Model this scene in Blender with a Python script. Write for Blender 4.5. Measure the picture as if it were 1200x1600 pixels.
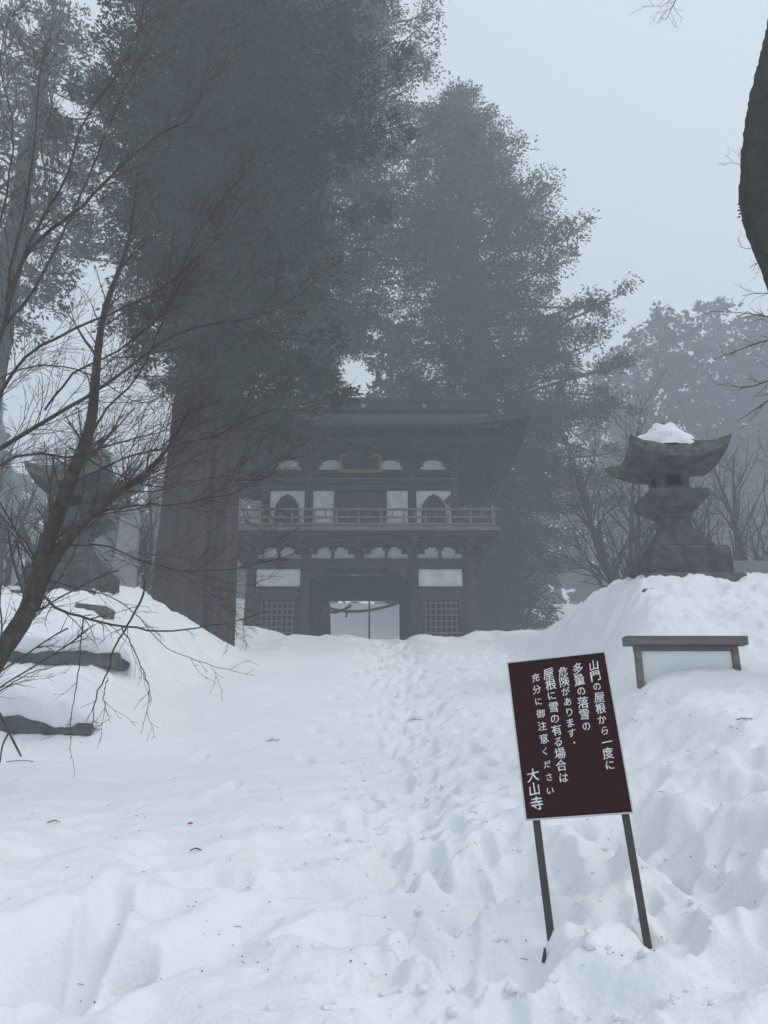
import bpy, bmesh, math, random
import numpy as np
from mathutils import Vector, Matrix

for o in list(bpy.data.objects):
    bpy.data.objects.remove(o)
SC = bpy.context.scene
COL = SC.collection
R_ = math.radians

# ------------------------------------------------------------------ camera, sky, sun, exposure
PITCH = R_(18.0)
FPX = 1209.0
cam_d = bpy.data.cameras.new("camera")
cam_d.sensor_fit = 'VERTICAL'
cam_d.sensor_height = 36.0
cam_d.lens = 36.0 * FPX / 1600.0
cam_d.clip_start = 0.05
cam_d.clip_end = 1000.0
cam = bpy.data.objects.new("camera", cam_d)
COL.objects.link(cam)
cam.location = (0, 0, 0)
cam.rotation_euler = (math.pi / 2 + PITCH, 0, 0)
SC.camera = cam

SUN_EL, SUN_ROT = R_(48), R_(115)
world = bpy.data.worlds.new("World")
SC.world = world
world.use_nodes = True
nt = world.node_tree
nt.nodes.clear()
w_out = nt.nodes.new("ShaderNodeOutputWorld")
w_bg = nt.nodes.new("ShaderNodeBackground")
w_sky = nt.nodes.new("ShaderNodeTexSky")
w_sky.sky_type = 'NISHITA'
w_sky.sun_disc = False
w_sky.sun_elevation = SUN_EL
w_sky.sun_rotation = SUN_ROT
w_sky.dust_density = 4.0
w_mix = nt.nodes.new("ShaderNodeMix")
w_mix.data_type = 'RGBA'
w_mix.inputs[0].default_value = 0.9          # a closed cloud deck hides almost all of the clear sky
w_mix.inputs[7].default_value = (8.6, 9.55, 10.25, 1)
nt.links.new(w_sky.outputs[0], w_mix.inputs[6])
nt.links.new(w_mix.outputs[2], w_bg.inputs[0])
w_bg.inputs[1].default_value = 0.118
nt.links.new(w_bg.outputs[0], w_out.inputs[0])

sun_d = bpy.data.lights.new("sun", 'SUN')
sun_d.energy = 1.5
sun_d.angle = R_(30)
sun_d.color = (1.0, 0.97, 0.93)
sun = bpy.data.objects.new("sun", sun_d)
COL.objects.link(sun)
_sd = Vector((math.sin(SUN_ROT) * math.cos(SUN_EL), math.cos(SUN_ROT) * math.cos(SUN_EL), math.sin(SUN_EL)))
sun.rotation_euler = _sd.to_track_quat('Z', 'Y').to_euler()

SC.view_settings.view_transform = 'Standard'
SC.view_settings.look = 'None'
SC.view_settings.exposure = -0.28
SC.view_settings.gamma = 1.0
SC.view_settings.use_curve_mapping = False
SC.render.engine = 'CYCLES'
cy = SC.cycles
cy.use_denoising = True
cy.max_bounces = 8
cy.diffuse_bounces = 4
cy.glossy_bounces = 2
cy.transmission_bounces = 4
cy.volume_bounces = 4
cy.transparent_max_bounces = 6
cy.sample_clamp_indirect = 6.0
cy.use_adaptive_sampling = False
HAZE_DENSITY = 0.0078

# ------------------------------------------------------------------ projection helper (photo pixel + depth -> metres)
CP, SP = math.cos(PITCH), math.sin(PITCH)


def P(px, py, Y):
    r, u = (px - 600.0) / FPX, (800.0 - py) / FPX
    t = Y / (CP - u * SP)
    return Vector((r * t, Y, (SP + u * CP) * t))


# ------------------------------------------------------------------ object helpers
def tag(o, label=None, cat=None, group=None, kind=None):
    if label: o["label"] = label
    if cat: o["category"] = cat
    if group: o["group"] = group
    if kind: o["kind"] = kind
    return o


def thing(name, loc, label, cat, group=None, rot=(0, 0, 0)):
    o = bpy.data.objects.new(name, None)
    COL.objects.link(o)
    o.location = loc
    o.rotation_euler = rot
    o.empty_display_size = 0.3
    return tag(o, label, cat, group)


def link(name, me, parent=None, loc=None, rot=None):
    o = bpy.data.objects.new(name, me)
    COL.objects.link(o)
    if parent is not None: o.parent = parent
    if loc is not None: o.location = loc
    if rot is not None: o.rotation_euler = rot
    return o


def np_mesh(name, verts, faces, mat, smooth=False):
    """faces: (N,3) or (N,4) array, or list of such arrays"""
    if not isinstance(faces, list): faces = [faces]
    verts = np.asarray(verts, np.float32).reshape(-1, 3)
    me = bpy.data.meshes.new(name)
    me.vertices.add(len(verts))
    me.vertices.foreach_set("co", verts.ravel())
    loops, starts, k = [], [], 0
    for f in faces:
        f = np.asarray(f, np.int32)
        if f.size == 0: continue
        n, m = f.shape
        loops.append(f.ravel())
        starts.append(np.arange(n, dtype=np.int32) * m + k)
        k += n * m
    loops = np.concatenate(loops)
    starts = np.concatenate(starts)
    me.loops.add(len(loops))
    me.loops.foreach_set("vertex_index", loops)
    me.polygons.add(len(starts))
    me.polygons.foreach_set("loop_start", starts)
    if smooth:
        me.polygons.foreach_set("use_smooth", np.ones(len(starts), bool))
    me.update(calc_edges=True)
    me.validate()
    if mat: me.materials.append(mat)
    return me


class MB:
    """collects simple solids into one mesh"""
    def __init__(s):
        s.v, s.f = [], []

    def add(s, vs, fs):
        k = len(s.v)
        s.v += [tuple(v) for v in vs]
        s.f += [tuple(i + k for i in f) for f in fs]
        return s

    def box(s, c, size, rot=None, taper=1.0, bev=0.0):
        x, y, z = (a / 2 for a in size)
        if bev <= 0:
            vs = [(-x, -y, -z), (x, -y, -z), (x, y, -z), (-x, y, -z)]
            vs += [(a * taper, b * taper, z) for a, b in ((-x, -y), (x, -y), (x, y), (-x, y))]
            fs = [(3, 2, 1, 0), (4, 5, 6, 7), (0, 1, 5, 4), (1, 2, 6, 5), (2, 3, 7, 6), (3, 0, 4, 7)]
        else:
            bm = bmesh.new()
            bmesh.ops.create_cube(bm, size=1)
            for v in bm.verts:
                q = taper if v.co.z > 0 else 1.0
                v.co = (v.co.x * 2 * x * q, v.co.y * 2 * y * q, v.co.z * 2 * z)
            bmesh.ops.bevel(bm, geom=bm.edges[:], offset=min(bev, x * .45, y * .45, z * .45), segments=2, affect='EDGES')
            bm.verts.index_update()
            vs = [v.co[:] for v in bm.verts]
            fs = [[v.index for v in f.verts] for f in bm.faces]
            bm.free()
        if rot is not None:
            M = rot if isinstance(rot, Matrix) else Matrix.Rotation(rot, 3, 'Z')
            vs = [M @ Vector(v) for v in vs]
        return s.add([(v[0] + c[0], v[1] + c[1], v[2] + c[2]) for v in vs], fs)

    def bar(s, a, b, w, h, up=(0, 0, 1)):
        a, b = Vector(a), Vector(b)
        d = (b - a).normalized()
        u = Vector(up)
        sd = d.cross(u)
        if sd.length < 1e-4: sd = d.cross(Vector((1, 0, 0)))
        sd.normalize()
        u = sd.cross(d).normalized()
        vs = []
        for p in (a, b):
            for i, j in ((-1, -1), (1, -1), (1, 1), (-1, 1)):
                vs.append(p + sd * (w / 2 * i) + u * (h / 2 * j))
        return s.add(vs, [(3, 2, 1, 0), (4, 5, 6, 7), (0, 1, 5, 4), (1, 2, 6, 5), (2, 3, 7, 6), (3, 0, 4, 7)])

    def prism(s, poly, y0, y1):
        """poly: list of (x,z), extruded along y"""
        n = len(poly)
        vs = [(x, y0, z) for x, z in poly] + [(x, y1, z) for x, z in poly]
        fs = [tuple(range(n - 1, -1, -1)), tuple(range(n, 2 * n))]
        fs += [(i, (i + 1) % n, n + (i + 1) % n, n + i) for i in range(n)]
        fs = [tuple(reversed(f)) for f in fs]
        return s.add(vs, fs)

    def cyl(s, a, b, r0, r1, n=14, cap=True):
        a, b = Vector(a), Vector(b)
        d = (b - a).normalized()
        t = Vector((1, 0, 0)) if abs(d.x) < .9 else Vector((0, 1, 0))
        u = d.cross(t).normalized()
        w = d.cross(u)
        vs = []
        for p, r in ((a, r0), (b, r1)):
            for i in range(n):
                q = 2 * math.pi * i / n
                vs.append(p + u * (r * math.cos(q)) + w * (r * math.sin(q)))
        fs = [(i, (i + 1) % n, n + (i + 1) % n, n + i) for i in range(n)]
        if cap: fs += [tuple(range(n - 1, -1, -1)), tuple(range(n, 2 * n))]
        return s.add(vs, fs)

    def sqloft(s, rings, n=6):
        """rings of (half_x, half_y, z, corner_lift); square sections lofted and capped"""
        k0 = len(s.v)
        ts = np.linspace(-1, 1, n + 1)[:-1]
        for hx, hy, z, lift in rings:
            for side in range(4):
                for t in ts:
                    x, y = ((t, -1), (1, t), (-t, 1), (-1, -t))[side]
                    c = abs(t) ** 2.6
                    fl = 1 + (0.06 * c if lift else 0)
                    s.v.append((x * hx * fl, y * hy * fl, z + lift * c))
        m = 4 * n
        for r in range(len(rings) - 1):
            for i in range(m):
                a, b = k0 + r * m + i, k0 + r * m + (i + 1) % m
                s.f.append((a, b, b + m, a + m))
        s.f.append(tuple(k0 + i for i in range(m - 1, -1, -1)))
        s.f.append(tuple(k0 + (len(rings) - 1) * m + i for i in range(m)))
        return s

    def mesh(s, name, mat, smooth=False, recalc=True):
        me = bpy.data.meshes.new(name)
        me.from_pydata(s.v, [], s.f)
        if recalc:
            bm = bmesh.new()
            bm.from_mesh(me)
            bmesh.ops.recalc_face_normals(bm, faces=bm.faces[:])
            bm.to_mesh(me)
            bm.free()
        if smooth:
            me.polygons.foreach_set("use_smooth", np.ones(len(me.polygons), bool))
        me.materials.append(mat)
        me.update()
        return me

    def build(s, name, mat, parent=None, loc=None, smooth=False, rot=None):
        return link(name, s.mesh(name, mat, smooth), parent, loc, rot)


# ------------------------------------------------------------------ noise (numpy)
_rs = np.random.RandomState(7)
_perm = np.concatenate([_rs.permutation(512)] * 2)
_gr = _rs.rand(512) * 2 * np.pi
_gx, _gy = np.cos(_gr), np.sin(_gr)


def noise(x, y):
    x = np.asarray(x, float) + 1000.37
    y = np.asarray(y, float) + 1000.71
    xi, yi = np.floor(x).astype(int), np.floor(y).astype(int)
    xf, yf = x - xi, y - yi
    u = xf * xf * xf * (xf * (xf * 6 - 15) + 10)
    v = yf * yf * yf * (yf * (yf * 6 - 15) + 10)

    def g(ix, iy, dx, dy):
        h = _perm[_perm[ix & 511] + (iy & 511)]
        return _gx[h] * dx + _gy[h] * dy
    a = g(xi, yi, xf, yf); b = g(xi + 1, yi, xf - 1, yf)
    c = g(xi, yi + 1, xf, yf - 1); d = g(xi + 1, yi + 1, xf - 1, yf - 1)
    return (a + u * (b - a) + v * ((c + u * (d - c)) - (a + u * (b - a)))) * 1.4


def fbm(x, y, o=4, g=.5):
    s, a = 0, 1.0
    for k in range(o):
        s = s + a * noise(x * 2 ** k + 17.3 * k, y * 2 ** k - 9.1 * k)
        a *= g
    return s


def sst(x, a, b):
    t = np.clip((x - a) / (b - a), 0, 1)
    return t * t * (3 - 2 * t)


# ------------------------------------------------------------------ materials
def mat(name, col, rough=.8, spec=.3, noise_scale=None, amt=.3, col2=None, bump=0.0, bump_scale=40.0, stretch=(1, 1, 1), detail=4):
    m = bpy.data.materials.new(name)
    m.use_nodes = True
    n, l = m.node_tree.nodes, m.node_tree.links
    b = n["Principled BSDF"]
    b.inputs["Base Color"].default_value = (*col, 1)
    b.inputs["Roughness"].default_value = rough
    b.inputs["Specular IOR Level"].default_value = spec
    tc = mp = None
    if noise_scale or bump:
        tc = n.new("ShaderNodeTexCoord")
        mp = n.new("ShaderNodeMapping")
        mp.inputs["Scale"].default_value = stretch
        l.new(tc.outputs["Object"], mp.inputs[0])
    if noise_scale:
        t = n.new("ShaderNodeTexNoise")
        t.inputs["Scale"].default_value = noise_scale
        t.inputs["Detail"].default_value = detail
        t.inputs["Roughness"].default_value = .6
        l.new(mp.outputs[0], t.inputs["Vector"])
        rp = n.new("ShaderNodeValToRGB")
        c2 = col2 or tuple(c * (1 - amt) for c in col)
        c1 = col if col2 else tuple(min(1, c * (1 + amt)) for c in col)
        rp.color_ramp.elements[0].position = .35
        rp.color_ramp.elements[1].position = .68
        rp.color_ramp.elements[0].color = (*c2, 1)
        rp.color_ramp.elements[1].color = (*c1, 1)
        l.new(t.outputs["Fac"], rp.inputs[0])
        l.new(rp.outputs[0], b.inputs["Base Color"])
    if bump:
        t2 = n.new("ShaderNodeTexNoise")
        t2.inputs["Scale"].default_value = bump_scale
        t2.inputs["Detail"].default_value = 5
        l.new(mp.outputs[0], t2.inputs["Vector"])
        bp = n.new("ShaderNodeBump")
        bp.inputs["Strength"].default_value = bump
        bp.inputs["Distance"].default_value = .02
        l.new(t2.outputs["Fac"], bp.inputs["Height"])
        l.new(bp.outputs[0], b.inputs["Normal"])
    return m


M_snow = mat("snow", (.845, .85, .86), .75, .25, 2.2, col2=(.80, .81, .83), bump=.42, bump_scale=45, detail=10)
M_stone = mat("lantern_stone", (.115, .118, .112), .9, .2, 5.0, col2=(.05, .052, .05), bump=.6, bump_scale=45)
M_moss = mat("mossy_stone", (.17, .175, .15), .95, .1, 8.0, col2=(.042, .046, .036), bump=1.0, bump_scale=40, detail=8)
M_stone_d = mat("kerb_stone", (.15, .155, .15), .9, .2, 6.0, col2=(.08, .085, .08), bump=.6, bump_scale=30)
M_wood = mat("weathered_wood", (.085, .073, .064), .85, .15, 3.0, col2=(.036, .031, .028), bump=.3, bump_scale=14, stretch=(3, 3, .5))
M_wood_h = mat("beam_wood", (.085, .073, .064), .85, .15, 3.0, col2=(.036, .031, .028), bump=.3, bump_scale=14, stretch=(.5, 3, 3))
M_wood_l = mat("grey_rail_wood", (.20, .175, .15), .85, .15, 3.0, col2=(.12, .105, .09), bump=.3, bump_scale=14, stretch=(.5, 3, 3))
M_dark = mat("dark_wood_and_shade", (.03, .027, .024), .95, .1)  # dark timber colour, also the painted shade inside the lantern fire boxes
M_plaster = mat("plaster", (.78, .77, .74), .9, .1, 2.2, col2=(.58, .57, .54), detail=8)
M_roof = mat("copper_roof", (.05, .055, .053), .75, .2, 4.0, col2=(.03, .033, .032), stretch=(1, .2, 1))
M_gold = mat("gilt", (.42, .31, .13), .45, .5, 30, col2=(.18, .125, .05))
M_bark = mat("cedar_bark", (.085, .066, .054), .95, .1, 2.2, col2=(.034, .028, .024), bump=1.0, bump_scale=16, stretch=(4, 4, .16), detail=10)
M_twigbark = mat("maple_bark", (.10, .085, .07), .9, .15, 11.0, col2=(.032, .027, .024), bump=.6, bump_scale=40)
M_twig = mat("twig", (.085, .056, .044), .85, .15)
M_mossbark = mat("moss_bark", (.055, .05, .042), .95, .1, 7.0, col2=(.022, .024, .016), bump=1.0, bump_scale=24, detail=8)
M_leaf = mat("cedar_leaf", (.052, .075, .042), .8, .15, .8, col2=(.026, .04, .022))
M_leaf_b = mat("cedar_leaf_olive", (.075, .08, .045), .8, .15, .8, col2=(.035, .042, .024))
M_metal = mat("dark_bronze_aluminium", (.055, .047, .042), .45, .5, 12, col2=(.035, .03, .027))
M_alu = mat("white_aluminium_edge", (.55, .55, .56), .4, .5)
M_board = mat("maroon_enamel", (.030, .0034, .0034), .5, .08, 3.0, col2=(.027, .0035, .0035))
M_paint = mat("white_lettering", (.82, .82, .80), .6, .2, 60, col2=(.62, .62, .60))
M_framewood = mat("frame_wood", (.21, .185, .165), .85, .2, 4, col2=(.105, .092, .082), bump=.3, bump_scale=20, stretch=(.5, 4, 4))
M_rope = mat("rope", (.05, .045, .04), .9, .1)
M_litter = mat("brown_litter", (.05, .035, .025), .9, .1)
M_orange = mat("orange_leaf", (.42, .10, .04), .7, .2)
M_rooffar = mat("slate_roof", (.10, .105, .12), .6, .3, 4, col2=(.07, .075, .085), stretch=(.3, 4, 4))
M_pillar = mat("pale_stone", (.27, .27, .265), .9, .2, 4.0, col2=(.19, .19, .185), bump=.5, bump_scale=25)
M_acr = mat("clear_acrylic", (.86, .90, .89), .18, .4)
_b = M_acr.node_tree.nodes["Principled BSDF"]
_b.inputs["Transmission Weight"].default_value = .55
_b.inputs["IOR"].default_value = 1.2

# ------------------------------------------------------------------ ground shape
_by = [-260, -50, 0, 3.5, 7, 11, 16, 20, 24, 27, 33, 37, 46, 60, 100, 260]
_bz = [-9, -4, -1.5, -.82, -.10, .85, 2.05, 2.85, 3.72, 4.0, 4.05, 5.1, 9.2, 11, 18, 32]
_ry = [-5, 2, 4, 7, 8, 9.5, 11, 13, 17, 25]
_rz = [0, .1, .30, .85, 1.12, 1.5, 1.78, 1.6, .6, 0]
_ly = [-5, 2, 5, 7.55, 7.85, 8.35, 9.30, 9.75, 11, 13, 17, 25]
_lz = [0, .03, .06, .08, .38, .62, .66, .98, 1.52, 1.55, .7, .3]


def smooth_interp(y, xs, zs, w):
    s = 0
    for k in (-1, -.5, 0, .5, 1):
        s = s + np.interp(y + k * w, xs, zs)
    return s / 5


def trail_x(y):
    return .30 + .10 * np.sin(y * .7) + .05 * np.sin(y * 1.9)


def base_h(x, y):
    x, y = np.asarray(x, float), np.asarray(y, float)
    h = smooth_interp(y, _by, _bz, .7)
    lo = np.interp(y, [3, 7, 11], [1.1, 1.0, 2.5]); hi = np.interp(y, [3, 7, 11], [2.4, 2.7, 3.9])
    h = h + sst(x, lo, hi) * smooth_interp(y, _ry, _rz, .4)
    yl = y + .25 * noise(x * .5, y * .1)
    lo = np.interp(y, [3, 7, 9.5, 11], [1.5, 1.6, 2.2, 2.9]); hi = np.interp(y, [3, 7, 9.5, 11], [3.6, 3.2, 3.7, 4.4])
    h = h + sst(-x, lo, hi) * smooth_interp(yl, _ly, _lz, .12)
    # far lateral rise so that the clearing sits in a wooded valley
    h = h + sst(np.abs(x), 20, 120) * 10
    # the scoop dug out round the notice frame
    q = ((x - 2.8) / .75) ** 2 + ((y - 6.95) / .5) ** 2
    h = h + .0 * q
    # wells melted round the cedar and the lantern mound foot
    for cx, cyy, rr, dd in ((-4.75, 18.9, 1.5, .35),):
        h = h - dd * np.exp(-(((x - cx) ** 2 + (y - cyy) ** 2) / rr ** 2) ** 2)
    return h


def ground_px(px, py):
    """the ground point seen at a pixel"""
    y = 2.2
    while y < 60:
        p = P(px, py, y)
        if p.z <= float(base_h(p.x, p.y)): return p
        y += .02
    return P(px, py, 20)


def stamps():
    rng = random.Random(11)
    out = []   # x, y, ang, half_w, half_l, depth, rim
    y = 2.4
    while y < 25:
        for s in (-1, 1):
            for k in range(2):
                if rng.random() < .85:
                    out.append((float(trail_x(y)) + s * rng.uniform(.03, .30) * (1 + .5 * (y > 10)) + rng.gauss(0, .07), y + rng.uniform(-.2, .2),
                                rng.gauss(0, .3), rng.uniform(.06, .09), rng.uniform(.12, .18), rng.uniform(.07, .17), .018))
        y += .33
    for _ in range(210):   # wandering steps each side of the trail
        y = rng.uniform(3, 22)
        out.append((float(trail_x(y)) + rng.gauss(.15, .42 + .03 * y), y, rng.uniform(-.6, .6), rng.uniform(.06, .1), rng.uniform(.11, .2), rng.uniform(.04, .14) * (.55 if y < 5 else 1), .012))
    for _ in range(24):    # trampled and thawed snow about the sign
        out.append((rng.uniform(.35, 2.3), rng.uniform(2.9, 4.6), rng.uniform(0, 3), rng.uniform(.09, .18), rng.uniform(.1, .24), rng.uniform(.06, .15), .010))
    for px, py, w, l, d in ((1040, 1400, .10, .17, .26), (955, 1385, .12, .09, .16), (890, 1440, .07, .1, .12), (848, 1470, .05, .06, .10),
                            (1018, 1472, .06, .08, .14), (210, 1505, .085, .06, .26), (330, 1400, .24, .13, .13), (60, 1520, .12, .3, .20),
                            (150, 1470, .09, .34, .18), (1150, 1500, .1, .14, .18), (1090, 1330, .18, .12, .10), (640, 1360, .2, .16, .16),
                            (480, 1400, .28, .12, .14), (590, 1440, .3, .10, .12), (745, 1310, .06, .06, .07), (520, 1500, .2, .1, .08), (985, 1340, .22, .12, .20), (900, 1340, .12, .09, .14), (700, 1450, .12, .2, .12), (1120, 1420, .12, .10, .18), (1180, 1400, .12, .2, .16), (560, 1310, .22, .09, .09), (760, 1400, .09, .14, .12)):
        p = ground_px(px, py)
        out.append((p.x, p.y, rng.uniform(-.2, .2), w, l, d, .015))
    return out


STAMPS = stamps()


def detail_h(x, y):
    d = np.hypot(x, y)
    near = 1 - sst(y, 4.0, 7.5)
    tr = np.exp(-((x - trail_x(y)) / (.42 + .02 * np.clip(y, 0, 30))) ** 2) * sst(y, 0, 2) * (1 - sst(y, 23, 27))
    h = .07 * fbm(x * .45, y * .45, 2) * sst(d, 1, 3)
    # thawed hollows with crisp crests, large near the camera
    wx, wy = x + .10 * noise(x * 2.2, y * 2.2), y + .10 * noise(x * 2.2 + 31, y * 2.2)
    n1 = np.sqrt(noise(wx * 1.55, wy * 1.35) ** 2 + .006)
    rightish = sst(x, -.4, .6)
    leftlow = sst(-x, .3, 1.2) * (1 - sst(y, 3.6, 4.3))
    h = h - (.05 + .42 * n1 ** 1.15) * near * np.clip(.38 + .55 * rightish + .75 * leftlow, 0, 1.1)
    n2 = np.sqrt(noise(wx * 4.6 + 5, wy * 4.2) ** 2 + .006)
    h = h - .065 * n2 * np.clip(.22 + near * (.20 + .25 * rightish) + .6 * tr + .3 * sst(x, .5, 1.5), 0, 1) * (1 - sst(y, 18, 30))
    n3 = np.abs(noise(wx * 10 + 5, wy * 10))
    h = h - .045 * n3 * np.clip(.06 + .45 * tr * (1 - .5 * near) + .12 * near, 0, 1) * (1 - sst(y, 18, 30))
    # fine wind ripple across the open slope
    h = h + .011 * noise(x * 2.6 + y, y * 7.0) * (1 - .5 * tr) + .006 * noise(x * 8, y * 17) * (1 - sst(y, 10, 20))
    h = h + .014 * fbm(x * 6, y * 6, 4, .6) * (.42 + .58 * np.clip(tr + near * rightish, 0, 1)) * (1 - sst(y, 14, 25))
    # lumpier crust over the two lantern mounds
    md = np.clip(sst(np.abs(x), 2.6, 3.6), 0, 1) * sst(y, 6.5, 8) * (1 - sst(y, 14, 18))
    h = h + .09 * (fbm(x * 1.6, y * 1.6, 5, .58)) * md - .05 * np.abs(noise(x * 2.5, y * 2.5)) * md
    for bx, by_, ba, br in ((.80, 3.62, .07, .20), (1.16, 3.55, .03, .16), (1.75, 3.35, .16, .30), (.35, 3.3, .06, .22)):   # heaps about the sign
        h = h + ba * np.exp(-((x - bx) ** 2 + (y - by_) ** 2) / br ** 2)
    h = h + (.13 * fbm(x * .9 + 3, y * .7, 3) + .05) * sst(y, 20, 23) * (1 - sst(y, 25, 27.5)) * (1 - sst(np.abs(x - .3), 7, 10))
    h = h - .15 * tr * (1 - .5 * near) + near * (.18 + .16 * rightish)
    return h


def ground_mesh():
    # one sheet: a fine grid inside the view, stretching coarsely to the horizon
    u_in = np.linspace(-1, 1, 540)
    g = np.geomspace(.03, 60, 26)
    u = np.concatenate([-1 - g[::-1], u_in, 1 + g])
    yy = np.concatenate([np.linspace(-190, -4, 14), np.linspace(-3, 1.8, 14), np.geomspace(2.2, 27, 540), np.geomspace(27.6, 190, 50)])
    Y, U = np.meshgrid(yy, u, indexing='ij')
    half = np.interp(Y, [-190, 0, 2, 30, 190], [2.4, 2.4, 2.4, 17.5, 40])
    far = np.clip((np.abs(U) - 1), 0, None)
    X = np.sign(U) * (np.minimum(np.abs(U), 1) * half + far * np.minimum(3.0, (190 - half) / 60))
    X = np.clip(X, -190, 190)
    Z = base_h(X, Y)
    fine = ((np.abs(U) < 1.6) & (Y > 1) & (Y < 60))
    Z = Z + np.where(fine, detail_h(X, Y), 0)
    xf, yf = X.ravel(), Y.ravel()
    zf = Z.ravel().copy()
    nx = len(u)
    dep, rise = np.zeros_like(zf), np.zeros_like(zf)
    for sx, sy, an, w, l, dp, rim in STAMPS:
        r = max(w, l) * 2.2
        i0, i1 = np.searchsorted(yy, sy - r), np.searchsorted(yy, sy + r)
        if i1 <= i0: continue
        sl = slice(i0 * nx, i1 * nx)
        dx, dy = xf[sl] - sx, yf[sl] - sy
        c, s = math.cos(an), math.sin(an)
        q = np.sqrt(((dx * c + dy * s) / w) ** 2 + ((-dx * s + dy * c) / l) ** 2)
        q = q * (1 + .18 * noise(xf[sl] * 9 + sx, yf[sl] * 9))
        dep[sl] = np.maximum(dep[sl], dp * np.exp(-q ** 3.4))
        rise[sl] = np.maximum(rise[sl], rim * np.exp(-((q - 1.35) / .35) ** 2))
    zf += rise * np.exp(-dep * 25) - dep
    V = np.stack([xf, yf, zf], 1)
    ny = len(yy)
    idx = np.arange(nx * ny).reshape(ny, nx)
    F = np.stack([idx[:-1, :-1], idx[:-1, 1:], idx[1:, 1:], idx[1:, :-1]], -1).reshape(-1, 4)
    return np_mesh("snow_ground", V, F, M_snow, True)


tag(link("snow_ground", ground_mesh()), kind="structure")


def gz(x, y):
    return float(base_h(x, y))


# ------------------------------------------------------------------ tubes (vectorised)
def tubes(pts, rad, sides=3):
    """pts (N,K,3), rad (N,K) -> verts, quads"""
    N, K, _ = pts.shape
    t = np.gradient(pts, axis=1)
    t /= np.linalg.norm(t, axis=2, keepdims=True) + 1e-9
    ref = np.where(np.abs(t[:, :1, 2:3]) > .9, np.array([1., 0, 0]), np.array([0, 0, 1.]))
    ref = np.broadcast_to(ref, t.shape)
    u = np.cross(t, ref); u /= np.linalg.norm(u, axis=2, keepdims=True) + 1e-9
    w = np.cross(t, u)
    a = np.arange(sides) * 2 * np.pi / sides
    V = pts[:, :, None, :] + rad[:, :, None, None] * (u[:, :, None, :] * np.cos(a)[None, None, :, None] + w[:, :, None, :] * np.sin(a)[None, None, :, None])
    idx = np.arange(N * K * sides).reshape(N, K, sides)
    nx = np.roll(idx, -1, axis=2)
    F = np.stack([idx[:, :-1], nx[:, :-1], nx[:, 1:], idx[:, 1:]], -1).reshape(-1, 4)
    return V.reshape(-1, 3), F


def join_vf(parts):
    vs, fs, k = [], [], 0
    for v, f in parts:
        vs.append(v); fs.append(f + k); k += len(v)
    return np.concatenate(vs), np.concatenate(fs)


def resample(pl, K):
    pl = np.asarray(pl, float)
    # Catmull-Rom through the points
    q = np.vstack([2 * pl[0] - pl[1], pl, 2 * pl[-1] - pl[-2]])
    out = []
    for i in range(1, len(q) - 2):
        for t in np.linspace(0, 1, 8, endpoint=False):
            a, b, c, d = q[i - 1], q[i], q[i + 1], q[i + 2]
            out.append(.5 * ((2 * b) + (-a + c) * t + (2 * a - 5 * b + 4 * c - d) * t * t + (-a + 3 * b - 3 * c + d) * t ** 3))
    out.append(pl[-1])
    out = np.array(out)
    s = np.concatenate([[0], np.cumsum(np.linalg.norm(np.diff(out, axis=0), axis=1))])
    ss = np.linspace(0, s[-1], K)
    return np.stack([np.interp(ss, s, out[:, i]) for i in range(3)], 1)


def spawn(pts, rad, per_m, lrange, spread, up, K, rng, t0=.15, rfac=.55, wob=.12, rmin=.0016, maxn=99999, flat=1.0):
    N, K0, _ = pts.shape
    L = np.linalg.norm(np.diff(pts, axis=1), axis=2).sum(1)
    cnt = np.maximum(1, rng.poisson(L * per_m))
    par = np.repeat(np.arange(N), cnt)
    if len(par) > maxn: par = rng.choice(par, maxn, replace=False)
    M = len(par)
    t = t0 + (1 - t0) * rng.rand(M)
    f = t * (K0 - 1)
    i = np.minimum(f.astype(int), K0 - 2)
    fr = (f - i)[:, None]
    p = pts[par, i] * (1 - fr) + pts[par, i + 1] * fr
    r = rad[par, i] * (1 - fr[:, 0]) + rad[par, i + 1] * fr[:, 0]
    tan = pts[par, i + 1] - pts[par, i]
    tan /= np.linalg.norm(tan, axis=1, keepdims=True) + 1e-9
    rnd = rng.normal(size=(M, 3))
    rnd -= (rnd * tan).sum(1, keepdims=True) * tan
    rnd /= np.linalg.norm(rnd, axis=1, keepdims=True) + 1e-9
    rnd[:, 1] *= flat
    d = tan + rnd * spread
    d[:, 2] += up
    d /= np.linalg.norm(d, axis=1, keepdims=True)
    ln = (lrange[0] + (lrange[1] - lrange[0]) * rng.rand(M)) * (1.15 - .5 * t)
    out = np.zeros((M, K, 3))
    out[:, 0] = p
    cur = d.copy()
    for k in range(1, K):
        cur = cur + rng.normal(size=(M, 3)) * wob
        cur[:, 2] += up * .10
        cur /= np.linalg.norm(cur, axis=1, keepdims=True)
        out[:, k] = out[:, k - 1] + cur * (ln / (K - 1))[:, None]
    r0 = np.maximum(r * rfac, rmin)
    rr = r0[:, None] * np.linspace(1, .35, K)[None]
    rr = np.maximum(rr, rmin * .7)
    return out, rr


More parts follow.
